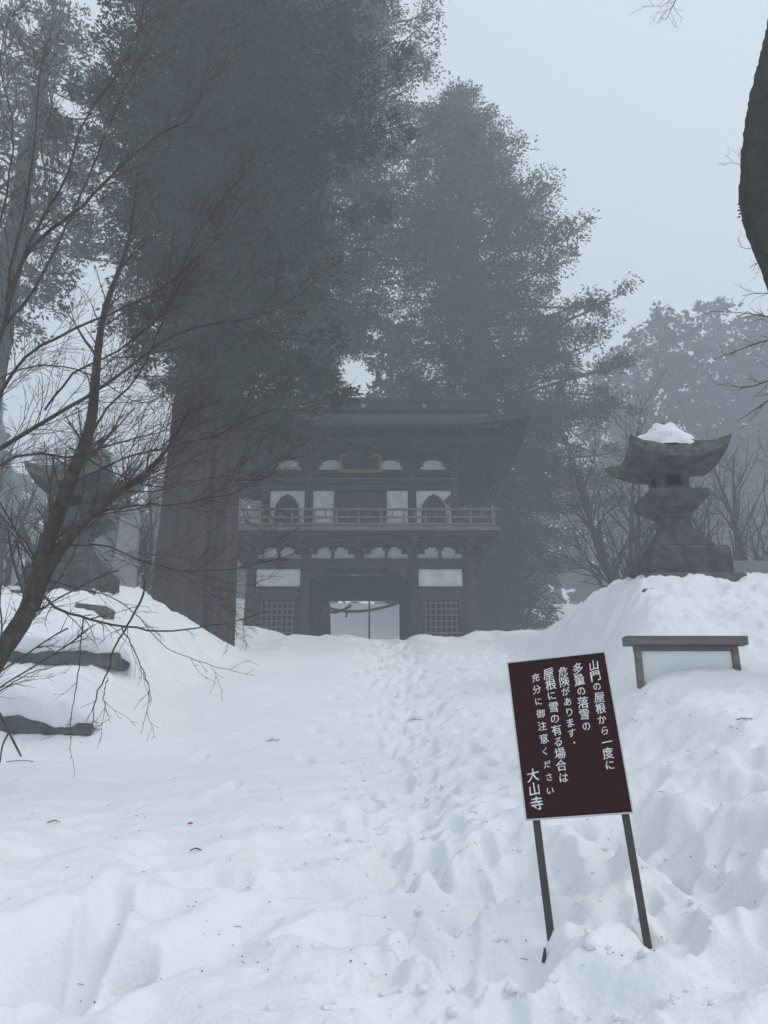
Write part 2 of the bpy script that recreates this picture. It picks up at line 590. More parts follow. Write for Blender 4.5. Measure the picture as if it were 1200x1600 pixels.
# ------------------------------------------------------------------ foliage
def leaf_cloud(cen, rad, per, ln, wd, rng, sag=.35, outdir=None):
    """sprays (folded rhombs) filling flattened puffs"""
    N = len(cen)
    C = np.repeat(cen, per, axis=0)
    Rr = np.repeat(rad, per)
    M = len(C)
    d = rng.normal(size=(M, 3))
    d /= np.linalg.norm(d, axis=1, keepdims=True)
    rr = rng.rand(M) ** .45
    pos = C + d * (rr * Rr)[:, None] * np.array([1, 1, .72])
    ax = d * .9 + rng.normal(size=(M, 3)) * .55
    if outdir is not None: ax += np.repeat(outdir, per, axis=0) * .6
    ax[:, 2] -= sag
    ax /= np.linalg.norm(ax, axis=1, keepdims=True)
    sd = np.cross(ax, rng.normal(size=(M, 3)))
    sd /= np.linalg.norm(sd, axis=1, keepdims=True) + 1e-9
    nn = np.cross(ax, sd)
    l = ln * (.6 + .8 * rng.rand(M))[:, None]
    w = wd * (.6 + .8 * rng.rand(M))[:, None]
    a = pos - ax * l * .5
    c = pos + ax * l * .5
    m = pos - ax * l * .08
    b1 = m + sd * w * .5 + nn * w * .2
    b2 = m - sd * w * .5 + nn * w * .2
    V = np.stack([a, b1, c, b2], 1).reshape(-1, 3)
    k = np.arange(M)[:, None] * 4
    F = np.concatenate([k + np.array([[0, 1, 2]]), k + np.array([[0, 2, 3]])])
    return V, F


def trunk_mesh(line, radii, seed, sides=40, rings=70, groove=.14, lobes=None, mt=None, name="trunk"):
    rng = np.random.RandomState(seed)
    pl = resample(line, rings)
    s = np.linspace(0, 1, rings)
    rad = np.interp(s, np.linspace(0, 1, len(radii)), radii)
    a = np.linspace(0, 2 * np.pi, sides, endpoint=False)
    A, S = np.meshgrid(a, s)
    x, y = np.cos(A), np.sin(A)
    n = noise(x * 3.2 + seed, y * 3.2 + S * 2.2) + .6 * noise(x * 8 + seed, y * 8 + S * 5) + .5 * noise(x * 18 + seed, y * 18 + S * 9)
    Rr = rad[:, None] * (1 + groove * n)
    if lobes is not None:   # buttress flare at the foot
        Rr *= 1 + lobes * np.exp(-S * 14) * (1 + .5 * np.cos(A * 5 + seed))
    V = np.stack([pl[:, 0:1] + Rr * x, pl[:, 1:2] + Rr * y, np.broadcast_to(pl[:, 2:3], Rr.shape)], -1).reshape(-1, 3)
    idx = np.arange(rings * sides).reshape(rings, sides)
    nx = np.roll(idx, -1, 1)
    F = np.stack([idx[:-1], nx[:-1], nx[1:], idx[1:]], -1).reshape(-1, 4)
    return V, F


def cedar(base, H, r0, crown_z, radfn, nb, seed, leaf=(.34, .15), per=24, puff=.5, label="", group=None, twin=None, mt=None, top_keep=1.0, puffs_per_m=2.3, lean=(0, 0)):
    rng = np.random.RandomState(seed)
    root = thing("cedar_tree", base, label, "tree", group)
    line = [(0, 0, -.8), (0, 0, 0), (lean[0] * .3, lean[1] * .3, H * .35), (lean[0] * .7, lean[1] * .7, H * .7), (lean[0], lean[1], H)]
    parts = [trunk_mesh(line, [r0 * 1.15, r0, r0 * .78, r0 * .5, .05], seed, lobes=.28)]
    if twin:
        dx, dy, rr = twin
        l2 = [(dx, dy, -.8), (dx, dy, 0), (dx * .95, dy, H * .3), (dx * .8, dy, H * .6), (dx * .6, dy, H * .85)]
        parts.append(trunk_mesh(l2, [rr * 1.15, rr, rr * .8, rr * .5, .04], seed + 3, lobes=.28))
    V, F = join_vf(parts)
    link("trunk", np_mesh("trunk", V, F, M_bark, True), root)
    # branches
    u = (np.arange(nb) + rng.rand(nb)) / nb
    h = crown_z + (H - crown_z) * u ** 1.05
    az = np.arange(nb) * 2.39996 + rng.rand(nb) * .8
    L = np.array([radfn(hh, aa) for hh, aa in zip(h, az)]) * (.72 + .42 * rng.rand(nb))
    ok = L > .25
    h, az, L, u = h[ok], az[ok], L[ok], u[ok]
    K = 9
    t = np.linspace(0, 1, K)
    out = np.stack([np.cos(az), np.sin(az), np.zeros_like(az)], 1)
    sd = np.stack([-np.sin(az), np.cos(az), np.zeros_like(az)], 1)
    B = np.zeros((len(h), K, 3))
    rise = (.25 * u - .12)
    for k, tt in enumerate(t):
        dz = L * (rise * tt - .30 * tt ** 1.6 * (1.1 - u) + .22 * tt ** 4)
        B[:, k] = out * (L * tt)[:, None] + sd * (L * .10 * np.sin(tt * 5 + az * 7))[:, None]
        B[:, k, 2] += h + dz
    ax_x = np.interp(h, [0, H], [0, lean[0]]); ax_y = np.interp(h, [0, H], [0, lean[1]])
    B[:, :, 0] += ax_x[:, None]; B[:, :, 1] += ax_y[:, None]
    rad = (.035 + .012 * L)[:, None] * np.linspace(1, .18, K)[None]
    BV, BF = tubes(B, rad, 4)
    link("branches", np_mesh("branches", BV, BF, M_bark, True), root)
    # puffs
    cen, rr, od = [], [], []
    for b, l, o, s in zip(B, L, out, sd):
        n = max(2, int(l * puffs_per_m + rng.rand()))
        ts = 1 - .80 * rng.rand(n) ** 1.15
        f = ts * (K - 1)
        i = np.minimum(f.astype(int), K - 2)
        p = b[i] * (1 - (f - i))[:, None] + b[i + 1] * (f - i)[:, None]
        lat = rng.normal(size=n) * (.10 + .16 * l * (1 - .6 * ts))
        p = p + s[None] * lat[:, None]
        p[:, 2] -= np.abs(lat) * .25 - .08
        cen.append(p); rr.append(puff * (.55 + .75 * rng.rand(n))); od.append(np.repeat(o[None], n, 0))
    cen = np.concatenate(cen); rr = np.concatenate(rr); od = np.concatenate(od)
    LV, LF = leaf_cloud(cen, rr, per, leaf[0], leaf[1], rng, outdir=od)
    link("crown", np_mesh("crown", LV, LF, mt or M_leaf), root)
    return root


# ------------------------------------------------------------------ the temple gate
GX, GY, GZ = -.91, 28.0, 4.0
gate = thing("temple_gate", (GX, GY, GZ), "two storey weathered wooden temple gate with white plaster panels and a balcony", "gate")


def gp(z):          # world height -> gate height
    return z - GZ


def make_gate():
    D = 4.7                                   # depth front row to rear row
    z_head0, z_head1 = gp(6.87), gp(7.16)     # beam over the lower storey
    z_bal = gp(8.27)
    # --- lower columns: three rows of four
    colm = MB().cyl((0, 0, -.6), (0, 0, z_head1 + .25), .205, .19, 18).mesh("column", M_wood, True)
    basem = MB().cyl((0, 0, -.6), (0, 0, .12), .34, .28, 14).mesh("column_base", M_stone_d, True)
    for yr in (0, D / 2, D):
        for x in (-4, -2, 2, 4):
            c = link("column", colm, gate, (x, yr, 0))
            link("column_base", basem, c)
    # --- beams between columns
    def beam(x0, x1, y, z0, z1, th=.22, m=M_wood_h, name="tie_beam"):
        return MB().box(((x0 + x1) / 2, y, (z0 + z1) / 2), (x1 - x0, th, z1 - z0), bev=.015).build(name, m, gate)
    for yr in (0, D / 2, D):
        beam(-4.35, 4.35, yr, z_head0, z_head1, .26, name="head_beam")
    for yr in (0, D):
        for x0, x1 in ((-3.81, -2.19), (2.19, 3.81)):
            beam(x0, x1, yr, gp(5.78), gp(6.12), .2)
            beam(x0, x1, yr, gp(4.2), gp(4.36), .2)
    for x in (-4, -2, 2, 4):
        MB().box((x, D / 2, (z_head0 + z_head1) / 2 - .003), (.24, D - .3, z_head1 - z_head0 - .02)).build("tie_beam", M_wood, gate)
    # curved lower edge of the tie beam above each lattice
    for sx in (-1, 1):
        poly = [(-.8, .0), (.8, .0), (.8, -.10)] + [(.8 - 1.6 * t, -.10 + .07 * math.sin(math.pi * t)) for t in np.linspace(.06, .94, 9)] + [(-.8, -.10)]
        MB().prism([(sx * 3 + a, gp(6.20) + b) for a, b in poly], -.06, .06).build("tie_beam", M_wood_h, gate)
    # --- white plaster, lower storey bays
    for yr in (0.03, D - .03):
        for sx in (-1, 1):
            MB().box((sx * 3, yr, gp(6.53)), (1.64, .06, .66)).build("plaster_panel", M_plaster, gate)
    # side walls
    for sx in (-1, 1):
        for yc in (D * .25, D * .75):
            MB().box((sx * 4, yc, gp(6.5)), (.06, D / 2 - .4, .72)).build("plaster_panel", M_plaster, gate)
            MB().box((sx * 4, yc, gp(5.2)), (.07, D / 2 - .4, 1.9)).build("plank_wall", M_wood, gate)
    # --- lattice fronts of the guardian bays
    for sx in (-1, 1):
        fr = MB()
        x0, x1, za, zb = sx * 3 - .80, sx * 3 + .80, gp(4.36), gp(5.78)
        fr.box((x0 + .07, .02, (za + zb) / 2), (.14, .16, zb - za)).box((x1 - .07, .02, (za + zb) / 2), (.14, .16, zb - za))
        fr.box(((x0 + x1) / 2, .02, zb - .05), (x1 - x0 - .284, .15, .10))
        f = fr.build("lattice_frame", M_wood, gate)
        vm = MB().box((0, 0, 0), (.045, .04, zb - za - .12)).mesh("lattice_bar", M_wood_l)
        hm = MB().box((0, 0, 0), (x1 - x0 - .29, .03, .045)).mesh("lattice_bar", M_wood_l)
        for k in range(7):
            link("lattice_bar", vm, f, (x0 + .14 + (x1 - x0 - .28) * (k + .5) / 7, .02, (za + zb) / 2 - .05))
        for k in range(6):
            link("lattice_bar", hm, f, ((x0 + x1) / 2, -.017, za + (zb - za - .1) * (k + .6) / 6))
        MB().box((sx * 3, 1.2, gp(5.3)), (1.6, .08, 2.1)).build("back_wall", M_dark, gate)
    # --- the passage: beams, door posts and leaves on the middle row
    beam(-1.82, 1.82, D / 2, gp(6.16), gp(6.48), .24, name="lintel")
    MB().box((0, D / 2 + .02, gp(6.68)), (3.62, .05, .38)).build("transom_panel", M_wood_h, gate)
    for k in (-1.1, 0, 1.1):
        frog(k, D / 2 - .03, gp(6.49), .36, .30)
    for sx in (-1, 1):
        MB().box((sx * 1.66, D / 2, gp(5.05)), (.28, .2, 2.2)).build("door_post", M_wood, gate)
        dr = MB().box((sx * 1.60, D / 2 + .95, gp(5.08)), (.08, 1.55, 2.1)).build("door", M_wood, gate)
        hm = MB().box((0, 0, 0), (.10, 1.5, .07)).mesh("door_rail", M_wood_h)
        for q in (.2, 1.0, 1.8):
            link("door_rail", hm, dr, (sx * 1.60 - sx * .01, D / 2 + .95, gp(4.1) + q))
    # front row: corbels either side under the head beam
    for x, s in ((-2, 1), (2, -1)):
        poly = [(0, 0), (.75, 0), (.72, -.10), (.55, -.13), (.5, -.22), (.28, -.25), (.2, -.36), (0, -.40)]
        MB().prism([(x + s * (.18 + a), z_head0 + b) for a, b in poly], -.07, .07).build("corbel", M_wood, gate)
    MB().box((0, .9, gp(6.98)), (3.6, .2, .2)).build("tie_beam", M_wood_h, gate)
    # ceiling of the passage so that the sky does not shine through
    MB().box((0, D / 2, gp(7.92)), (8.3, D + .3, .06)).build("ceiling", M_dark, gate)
    # --- band of brackets and plaster below the balcony
    plate = MB().box((0, -.003, z_head1 + .035), (8.9, .36, .07)).build("wall_plate", M_wood_h, gate)
    for yr in (.03, D - .03):
        MB().box((0, yr, gp(7.44)), (8.0, .05, .52)).build("plaster_panel", M_plaster, gate)
    for sx in (-1, 1):
        MB().box((sx * 4, D / 2, gp(7.44)), (.05, D, .52)).build("plaster_panel", M_plaster, gate)
    z0 = z_head1 + .07
    # bracket complexes over columns, struts between
    br = MB()
    br.box((0, -.02, z0 + .10), (.30, .34, .20), taper=1.25)
    br.box((0, -.02, z0 + .26), (.86, .14, .10))
    for k in (-.34, 0, .34):
        br.box((k, -.02, z0 + .355), (.17, .22, .09), taper=1.25)
    br.box((0, -.02, z0 + .45), (1.15, .13, .10))
    br.box((0, -.45, z0 + .20), (.14, .95, .13)).box((0, -.62, z0 + .315), (.22, .2, .10), taper=1.25)
    br.box((0, -.62, z0 + .41), (.95, .13, .10)).box((0, -.75, z0 + .41), (.13, 1.0, .12))
    br.box((0, -1.12, z0 + .51), (.22, .2, .09), taper=1.25)
    brm = br.mesh("bracket", M_wood)
    for x in (-4, -2, 0, 2, 4):
        link("bracket", brm, gate, (x, 0, 0))
    stm = MB().box((0, 0, z0 + .17), (.11, .1, .34)).box((0, 0, z0 + .39), (.26, .16, .10), taper=1.2).mesh("strut", M_wood)
    for x in (-3, -1, 1, 3):
        link("strut", stm, gate, (x, -.03, 0))
    for k, (yy, zz, w) in enumerate(((-.02, gp(7.83), 9.3), (-.62, gp(7.83), 9.9), (-1.12, gp(7.90), 10.1))):
        MB().box((0, yy, zz), (w, .14, .13)).build("purlin", M_wood_h, gate)
    # corner brackets running out diagonally and the end purlins
    for sx in (-1, 1):
        cb = MB()
        cb.bar((sx * 4.0, 0, z0 + .16), (sx * 4.6, -.6, z0 + .2), .14, .16)
        cb.bar((sx * 4.0, 0, z0 + .38), (sx * 5.05, -1.05, z0 + .42), .14, .15)
        cb.bar((sx * 4.0, -.02, z0 + .25), (sx * 4.75, -.02, z0 + .27), .14, .14)
        cb.box((sx * 4.62, -.62, z0 + .30), (.24, .24, .11), taper=1.25)
        cb.build("corner_bracket", M_wood, gate)
        MB().box((sx * 4.98, D / 2, gp(7.97)), (.14, D + 2.4, .13)).build("purlin", M_wood, gate)
    # balcony joists (many, thin) and floor
    js = MB()
    for x in np.arange(-4.9, 4.95, .22):
        js.box((x, -.1, gp(8.015)), (.075, 2.3, .09))
    tag(js.build("joist_row", M_wood, gate), kind="stuff")
    MB().box((0, D / 2 - .03, gp(8.10)), (10.1, D + 2.55, .07)).build("balcony_floor", M_wood_h, gate)
    MB().box((0, -1.33, gp(8.05)), (10.2, .06, .16)).build("edge_beam", M_wood_l, gate)
    # --- balcony railing (front and both sides)
    yb = -1.22
    hx = 4.86
    zr = (gp(8.24), gp(8.50), gp(8.80))
    th = (.09, .07, .075)
    for z, t in zip(zr, th):
        ov = .30 if t == .075 else .12
        MB().box((0, yb, z), (2 * hx + 2 * ov, .085, t)).build("rail", M_wood_l, gate)
        for sx in (-1, 1):
            MB().box((sx * hx, D / 2, z + .002), (.085, D + 2.5, t)).build("rail", M_wood_l, gate)
    pm = MB().box((0, 0, gp(8.40)), (.085, .08, .42)).mesh("baluster", M_wood_l)
    pm2 = MB().box((0, 0, gp(8.66)), (.05, .05, .26)).mesh("baluster", M_wood_l)
    for k in range(13):
        x = -hx + 2 * hx * k / 12
        link("baluster", pm, gate, (x, yb, 0))
        link("baluster", pm2, gate, (x, yb, 0))
        if 0 < k < 12:
            link("baluster", pm2, gate, (x + .40, yb, 0))
    for sx in (-1, 1):
        for k in range(1, 6):
            link("baluster", pm, gate, (sx * hx, yb + (D + 2.4) * k / 6, 0))
            link("baluster", pm2, gate, (sx * hx, yb + (D + 2.4) * k / 6, 0))
        gpst = MB().box((sx * hx, yb - .005, gp(8.55)), (.12, .12, .75)).cyl((sx * hx, yb, gp(8.92)), (sx * hx, yb, gp(9.05)), .06, .02, 8)
        gpst.build("corner_post", M_wood_l, gate)
    # --- upper storey
    UY = .40
    UD = D - .8
    ux = (-3.67, -2.0, 2.0, 3.67)
    um = MB().cyl((0, 0, gp(8.12)), (0, 0, gp(10.95)), .17, .16, 16).mesh("column", M_wood, True)
    for yr in (UY, UY + UD):
        for x in ux:
            link("column", um, gate, (x, yr, 0))
    def ubeam(y, z, h, w=7.9, th=.24):
        MB().box((0, y, z), (w, th, h), bev=.012).build("tie_beam", M_wood_h, gate)
    for yr in (UY, UY + UD):
        ubeam(yr, gp(10.20), .22)
        ubeam(yr, gp(10.46), .12, 7.7, .2)
        ubeam(yr, gp(10.84), .17, 8.4, .28)
        ubeam(yr, gp(8.30), .26, 7.6, .2)
    # light-edged strip under the upper beam
    MB().box((0, UY - .14, gp(10.55)), (7.5, .05, .05)).build("moulding", M_wood_l, gate)
    # wall panels of the upper storey
    def panel(x0, x1, z0_, z1_, m=M_plaster, name="plaster_panel", y=UY + .02, t=.06):
        return MB().box(((x0 + x1) / 2, y, (z0_ + z1_) / 2), (x1 - x0, t, z1_ - z0_)).build(name, m, gate)
    for sx in (-1, 1):
        xs = sorted((sx * 1.02, sx * 1.84))
        panel(xs[0], xs[1], gp(8.43), gp(10.09))
        panel(*sorted((sx * .92, sx * 1.02)), gp(8.43), gp(10.09), M_wood, "door_post", UY - .02, .14)
        panel(*sorted((sx * 2.17, sx * 3.50)), gp(8.43), gp(10.09))
        bell(sx * 2.83, UY - .02, gp(8.44), 1.0, 1.52, sx > 0)
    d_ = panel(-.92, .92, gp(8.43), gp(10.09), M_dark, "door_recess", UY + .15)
    for k in (-1, 1):
        q = MB().box((k * .46, UY + .08, gp(9.25)), (.90, .06, 1.62)).build("door_panel", M_wood, gate)
        MB().box((k * .46, UY + .04, gp(9.2)), (.84, .03, .10)).build("door_rail", M_wood_h, q)
    for sx in (-1, 1):
        MB().box((sx * 3.67, UY + UD / 2, gp(9.5)), (.06, UD - .3, 2.9)).build("side_wall", M_wood, gate)
    MB().box((0, UY + UD, gp(9.4)), (7.2, .06, 2.6)).build("back_wall", M_wood_h, gate)
    # folded shutter at the right hand window
    MB().box((3.44, UY - .22, gp(9.60)), (.32, .05, .32), rot=Matrix.Rotation(R_(45), 3, 'Y')).build("shutter", M_wood, gate)
    # arched plaster between the upper brackets
    z1 = gp(10.93)
    MB().box((0, UY + .06, gp(11.16)), (7.6, .05, .50)).build("frieze", M_wood_h, gate)
    for x in (-2.83, -1.15, 1.15, 2.83):
        poly = [(-.50, 0), (.50, 0), (.48, .15)] + [(.46 * math.cos(a), .16 + .26 * math.sin(a)) for a in np.linspace(.25, math.pi - .25, 9)] + [(-.48, .15)]
        MB().prism([(x + a, gp(10.95) + b) for a, b in poly], UY - .02, UY + .03).build("arched_panel", M_plaster, gate)
    ub = MB()
    ub.box((0, 0, .08), (.36, .36, .16), taper=1.25).box((0, 0, .22), (.9, .15, .13))
    for k in (-.36, 0, .36): ub.box((k, 0, .34), (.2, .22, .1), taper=1.25)
    ub.box((0, 0, .44), (1.2, .14, .12)).box((0, -.5, .22), (.15, 1.0, .14)).box((0, -.7, .34), (.22, .2, .1), taper=1.25)
    ub.box((0, -.7, .44), (1.0, .14, .12)).box((0, -.8, .45), (.14, 1.2, .13)).box((0, -1.2, .56), (.22, .2, .1), taper=1.25).box((0, -1.2, .66), (.9, .14, .12))
    # raking tail rafters
    ub.bar((0, -.1, .75), (0, -1.75, .48), .13, .16)
    ubm = ub.mesh("bracket", M_wood)
    for x in (-3.67, -2.0, 0, 2.0, 3.67):
        link("bracket", ubm, gate, (x, UY, gp(10.93)))
    for yy, zz, w in ((UY, gp(11.55), 8.2), (UY - .7, gp(11.62), 9.4), (UY - 1.2, gp(11.72), 10.4)):
        MB().box((0, yy, zz), (w, .15, .14)).build("purlin", M_wood_h, gate)
    # --- roof: hipped skirt, gable above, corners swept up
    RX, RYf, RYb = 6.35, -2.15, D + 2.15
    ze = gp(11.95)
    yr = D / 2
    zt = gp(14.35)
    nx, ny = 40, 14
    def eave(x, t):     # t: 0 at the eave, 1 at the ridge
        lift = .42 * abs(x / RX) ** 4 * (1 - t) ** 2
        return ze + (zt - ze) * (t ** 1.28) + lift
    for side, y0 in ((-1, RYf), (1, RYb)):
        V = []
        F = []
        for j in range(ny):
            t = j / (ny - 1)
            wx = RX - (RX - 5.35) * min(1, t / .45)
            for i in range(nx):
                x = -wx + 2 * wx * i / (nx - 1)
                V.append((x, y0 + (yr - y0) * t, eave(x * RX / wx, t)))
        n0 = len(V)
        for j in range(ny):
            t = j / (ny - 1)
            wx = RX - (RX - 5.35) * min(1, t / .45)
            for i in range(nx):
                x = -wx + 2 * wx * i / (nx - 1)
                V.append((x, y0 + (yr - y0) * t, eave(x * RX / wx, t) - .22))
        def q(i, j, b=0): return b + j * nx + i
        for j in range(ny - 1):
            for i in range(nx - 1):
                F.append((q(i, j), q(i + 1, j), q(i + 1, j + 1), q(i, j + 1)))
                F.append((q(i, j, n0), q(i, j + 1, n0), q(i + 1, j + 1, n0), q(i + 1, j, n0)))
        for i in range(nx - 1): F.append((q(i, 0), q(i, 0, n0), q(i + 1, 0, n0), q(i + 1, 0)))
        for j in range(ny - 1):
            for e in (0, nx - 1): F.append((q(e, j), q(e, j + 1), q(e, j + 1, n0), q(e, j, n0)))
        MB().add(V, F).build("roof", M_roof, gate, smooth=False)
    roof = [o for o in gate.children if o.name.startswith("roof")][0]
    # skirts at the two ends
    for sx in (-1, 1):
        V, F = [], []
        m = 16
        for j in range(8):
            t = j / 7 * .45
            for i in range(m):
                yv = RYf + (RYb - RYf) * i / (m - 1)
                e = abs(i / (m - 1) * 2 - 1)
                yq = yr + (yv - yr) * (1 - t)
                V.append((sx * (RX - (RX - 5.35) * j / 7), yq, ze + (zt - ze) * (t ** 1.28) + .42 * e ** 4 * (1 - t) ** 2 * 1.0))
        for j in range(7):
            for i in range(m - 1):
                a = j * m + i
                F.append((a, a + 1, a + m + 1, a + m))
        MB().add(V, F).build("roof_skirt", M_roof, gate)
        # gable wall
        MB().prism([(0, 0)], 0, 0) if False else None
        tri = MB().add([(sx * 5.0, yr - 1.9, gp(12.7)), (sx * 5.0, yr + 1.9, gp(12.7)), (sx * 5.0, yr, gp(14.3)),
                        (sx * 4.9, yr - 1.9, gp(12.7)), (sx * 4.9, yr + 1.9, gp(12.7)), (sx * 4.9, yr, gp(14.3))],
                       [(0, 1, 2), (5, 4, 3), (0, 3, 4, 1), (1, 4, 5, 2), (2, 5, 3, 0)])
        tri.build("gable", M_wood, gate)
    # rafters under the eaves: too thin to tell apart singly
    rf = MB()
    for x in np.arange(-6.2, 6.21, .21):
        lf = .42 * abs(x / RX) ** 4
        rf.bar((x, UY, ze + .38 + lf * .3), (x, RYf + .12, ze - .26 + lf), .08, .10)
        rf.bar((x, UY + UD, ze + .38 + lf * .3), (x, RYb - .12, ze - .26 + lf), .08, .10)
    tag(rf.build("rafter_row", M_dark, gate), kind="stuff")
    MB().box((0, RYf + .16, ze - .20), (10.4, .07, .10)).build("eave_board", M_wood, gate)
    # soffit closing the roof from below
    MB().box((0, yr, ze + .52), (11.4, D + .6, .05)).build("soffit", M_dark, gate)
    # ridge with end tiles and gilt crests
    rg = MB().box((0, yr, zt + .16), (10.6, .50, .42)).box((0, yr, zt + .43), (10.9, .62, .10)).box((0, yr, zt + .56), (10.7, .40, .16)).build("ridge", M_roof, gate)
    MB().box((0, yr, zt + .02), (10.62, .70, .07)).build("ridge_moulding", M_roof, rg)
    cm = MB().cyl((0, -.26, 0), (0, -.30, 0), .105, .10, 16).mesh("crest", M_gold)
    for x in (-2.6, 0.02, 2.62):
        link("crest", cm, rg, (x, yr, zt + .20))
    for sx in (-1, 1):
        poly = [(-.35, -.25), (.35, -.25), (.42, .1), (.25, .2), (.30, .55), (.08, .42), (0, .72), (-.08, .42), (-.30, .55), (-.25, .2), (-.42, .1)]
        e = MB().prism(poly, -.10, .10).build("ridge_end_tile", M_roof, rg, (sx * 5.38, yr, zt + .2), rot=(0, 0, R_(90)))


def frog(x, y, z, w, h):
    """a frog-leg strut"""
    poly = [(-w, 0), (-w * .7, h * .1), (-w * .42, h * .55), (-w * .3, h), (w * .3, h), (w * .42, h * .55), (w * .7, h * .1), (w, 0), (w * .6, 0), (w * .22, h * .6), (-w * .22, h * .6), (-w * .6, 0)]
    return MB().prism([(x + a, z + b) for a, b in poly], y - .05, y + .05).build("frog_leg_strut", M_wood, gate)


def bell_outline(w, h, n=10):
    """the flame-topped bell window outline, from the sill left round to the right"""
    L = [(-w * .5, 0), (-w * .48, h * .30), (-w * .47, h * .55), (-w * .44, h * .68), (-w * .36, h * .79), (-w * .27, h * .875), (-w * .17, h * .93), (-w * .07, h * .96), (-w * .02, h * .985), (0, h)]
    return L + [(-a, b) for a, b in L[-2::-1]]


def bell(x, y, z, w, h, lattice):
    outer, inner = bell_outline(w, h), bell_outline(w * .82, h * .90)
    n = len(outer)
    mb = MB()
    V, F = [], []
    for yy in (y - .05, y + .05):
        V += [(x + a, yy, z + b) for a, b in outer] + [(x + a, yy, z + b) for a, b in inner]
    for i in range(n - 1):
        F += [(i, i + 1, n + i + 1, n + i), (2 * n + i, 3 * n + i, 3 * n + i + 1, 2 * n + i + 1), (i, 2 * n + i, 2 * n + i + 1, i + 1), (n + i, n + i + 1, 3 * n + i + 1, 3 * n + i)]
    fr = mb.add(V, F).build("bell_window", M_wood, gate)
    MB().prism([(x + a, z + b) for a, b in inner], y - .015, y + .01).build("pane", M_dark, fr)
    if lattice:
        vm = MB().box((0, 0, 0), (.025, .03, h * .66)).mesh("lattice_bar", M_wood_l)
        for k in range(5):
            link("lattice_bar", vm, fr, (x + w * .78 * ((k + .5) / 5 - .5), y - .03, z + h * .36))
        hm = MB().box((0, 0, 0), (w * .74, .03, .025)).mesh("lattice_bar", M_wood_l)
        for k in range(6):
            link("lattice_bar", hm, fr, (x, y - .034, z + .12 + h * .64 * k / 5))


make_gate()

# name plaque hung under the eaves of the gate
pq = thing("name_plaque", (GX, GY + .05, GZ + gp(11.09)), "dark name plaque in a gilded frame hung under the gate eaves", "plaque", rot=(R_(-14), 0, 0))
MB().box((0, 0, 0), (1.42, .06, .66)).build("board", M_dark, pq)
fr = MB()
for k, (c, s) in enumerate((((0, 0, .36), (1.62, .12, .10)), ((0, 0, -.36), (1.62, .12, .10)), ((-.76, 0, 0), (.10, .11, .62)), ((.76, 0, 0), (.10, .11, .62)))):
    fr.box(c, s, bev=.02)
for i in range(22):
    a = -.8 + 1.6 * i / 21
    for zz in (.41, -.41): fr.box((a, -.05, zz), (.05, .05, .05), rot=Matrix.Rotation(R_(45), 3, 'Y'))
fr.build("gilded_frame", M_gold, pq)

# rope swagged across the passage
def rope_mesh(pl, r, sides=6):
    v, f = tubes(resample(pl, 40)[None], np.full((1, 40), r), sides)
    return v, f
rp = []
for (xa, xb, za, sag) in ((-1.52, 1.62, 5.58, .36), (-1.50, -.30, 5.55, .30)):
    pts = []
    for t in np.linspace(0, 1, 9):
        pts.append((GX + xa + (xb - xa) * t, GY + .2, za + .12 * t * (xa < -1.51) - sag * 4 * t * (1 - t) * (1.0 - .25 * t)))
    rp.append(rope_mesh(pts, .055))
rp.append(rope_mesh([(GX - .48, GY + .2, 5.30), (GX - .46, GY + .2, 5.20), (GX - .49, GY + .2, 5.10)], .04))
v, f = join_vf(rp)
tag(link("straw_rope", np_mesh("straw_rope", v, f, M_rope, True)), "dark straw rope sagging across the gate passage", "rope")
pole = P(577, 985, 36.0)
tag(MB().cyl((pole.x, 36, 3.5), (pole.x, 36, 9.2), .045, .04, 8).build("pole", M_metal, smooth=True), "thin dark pole standing in the snow behind the gate passage", "pole")


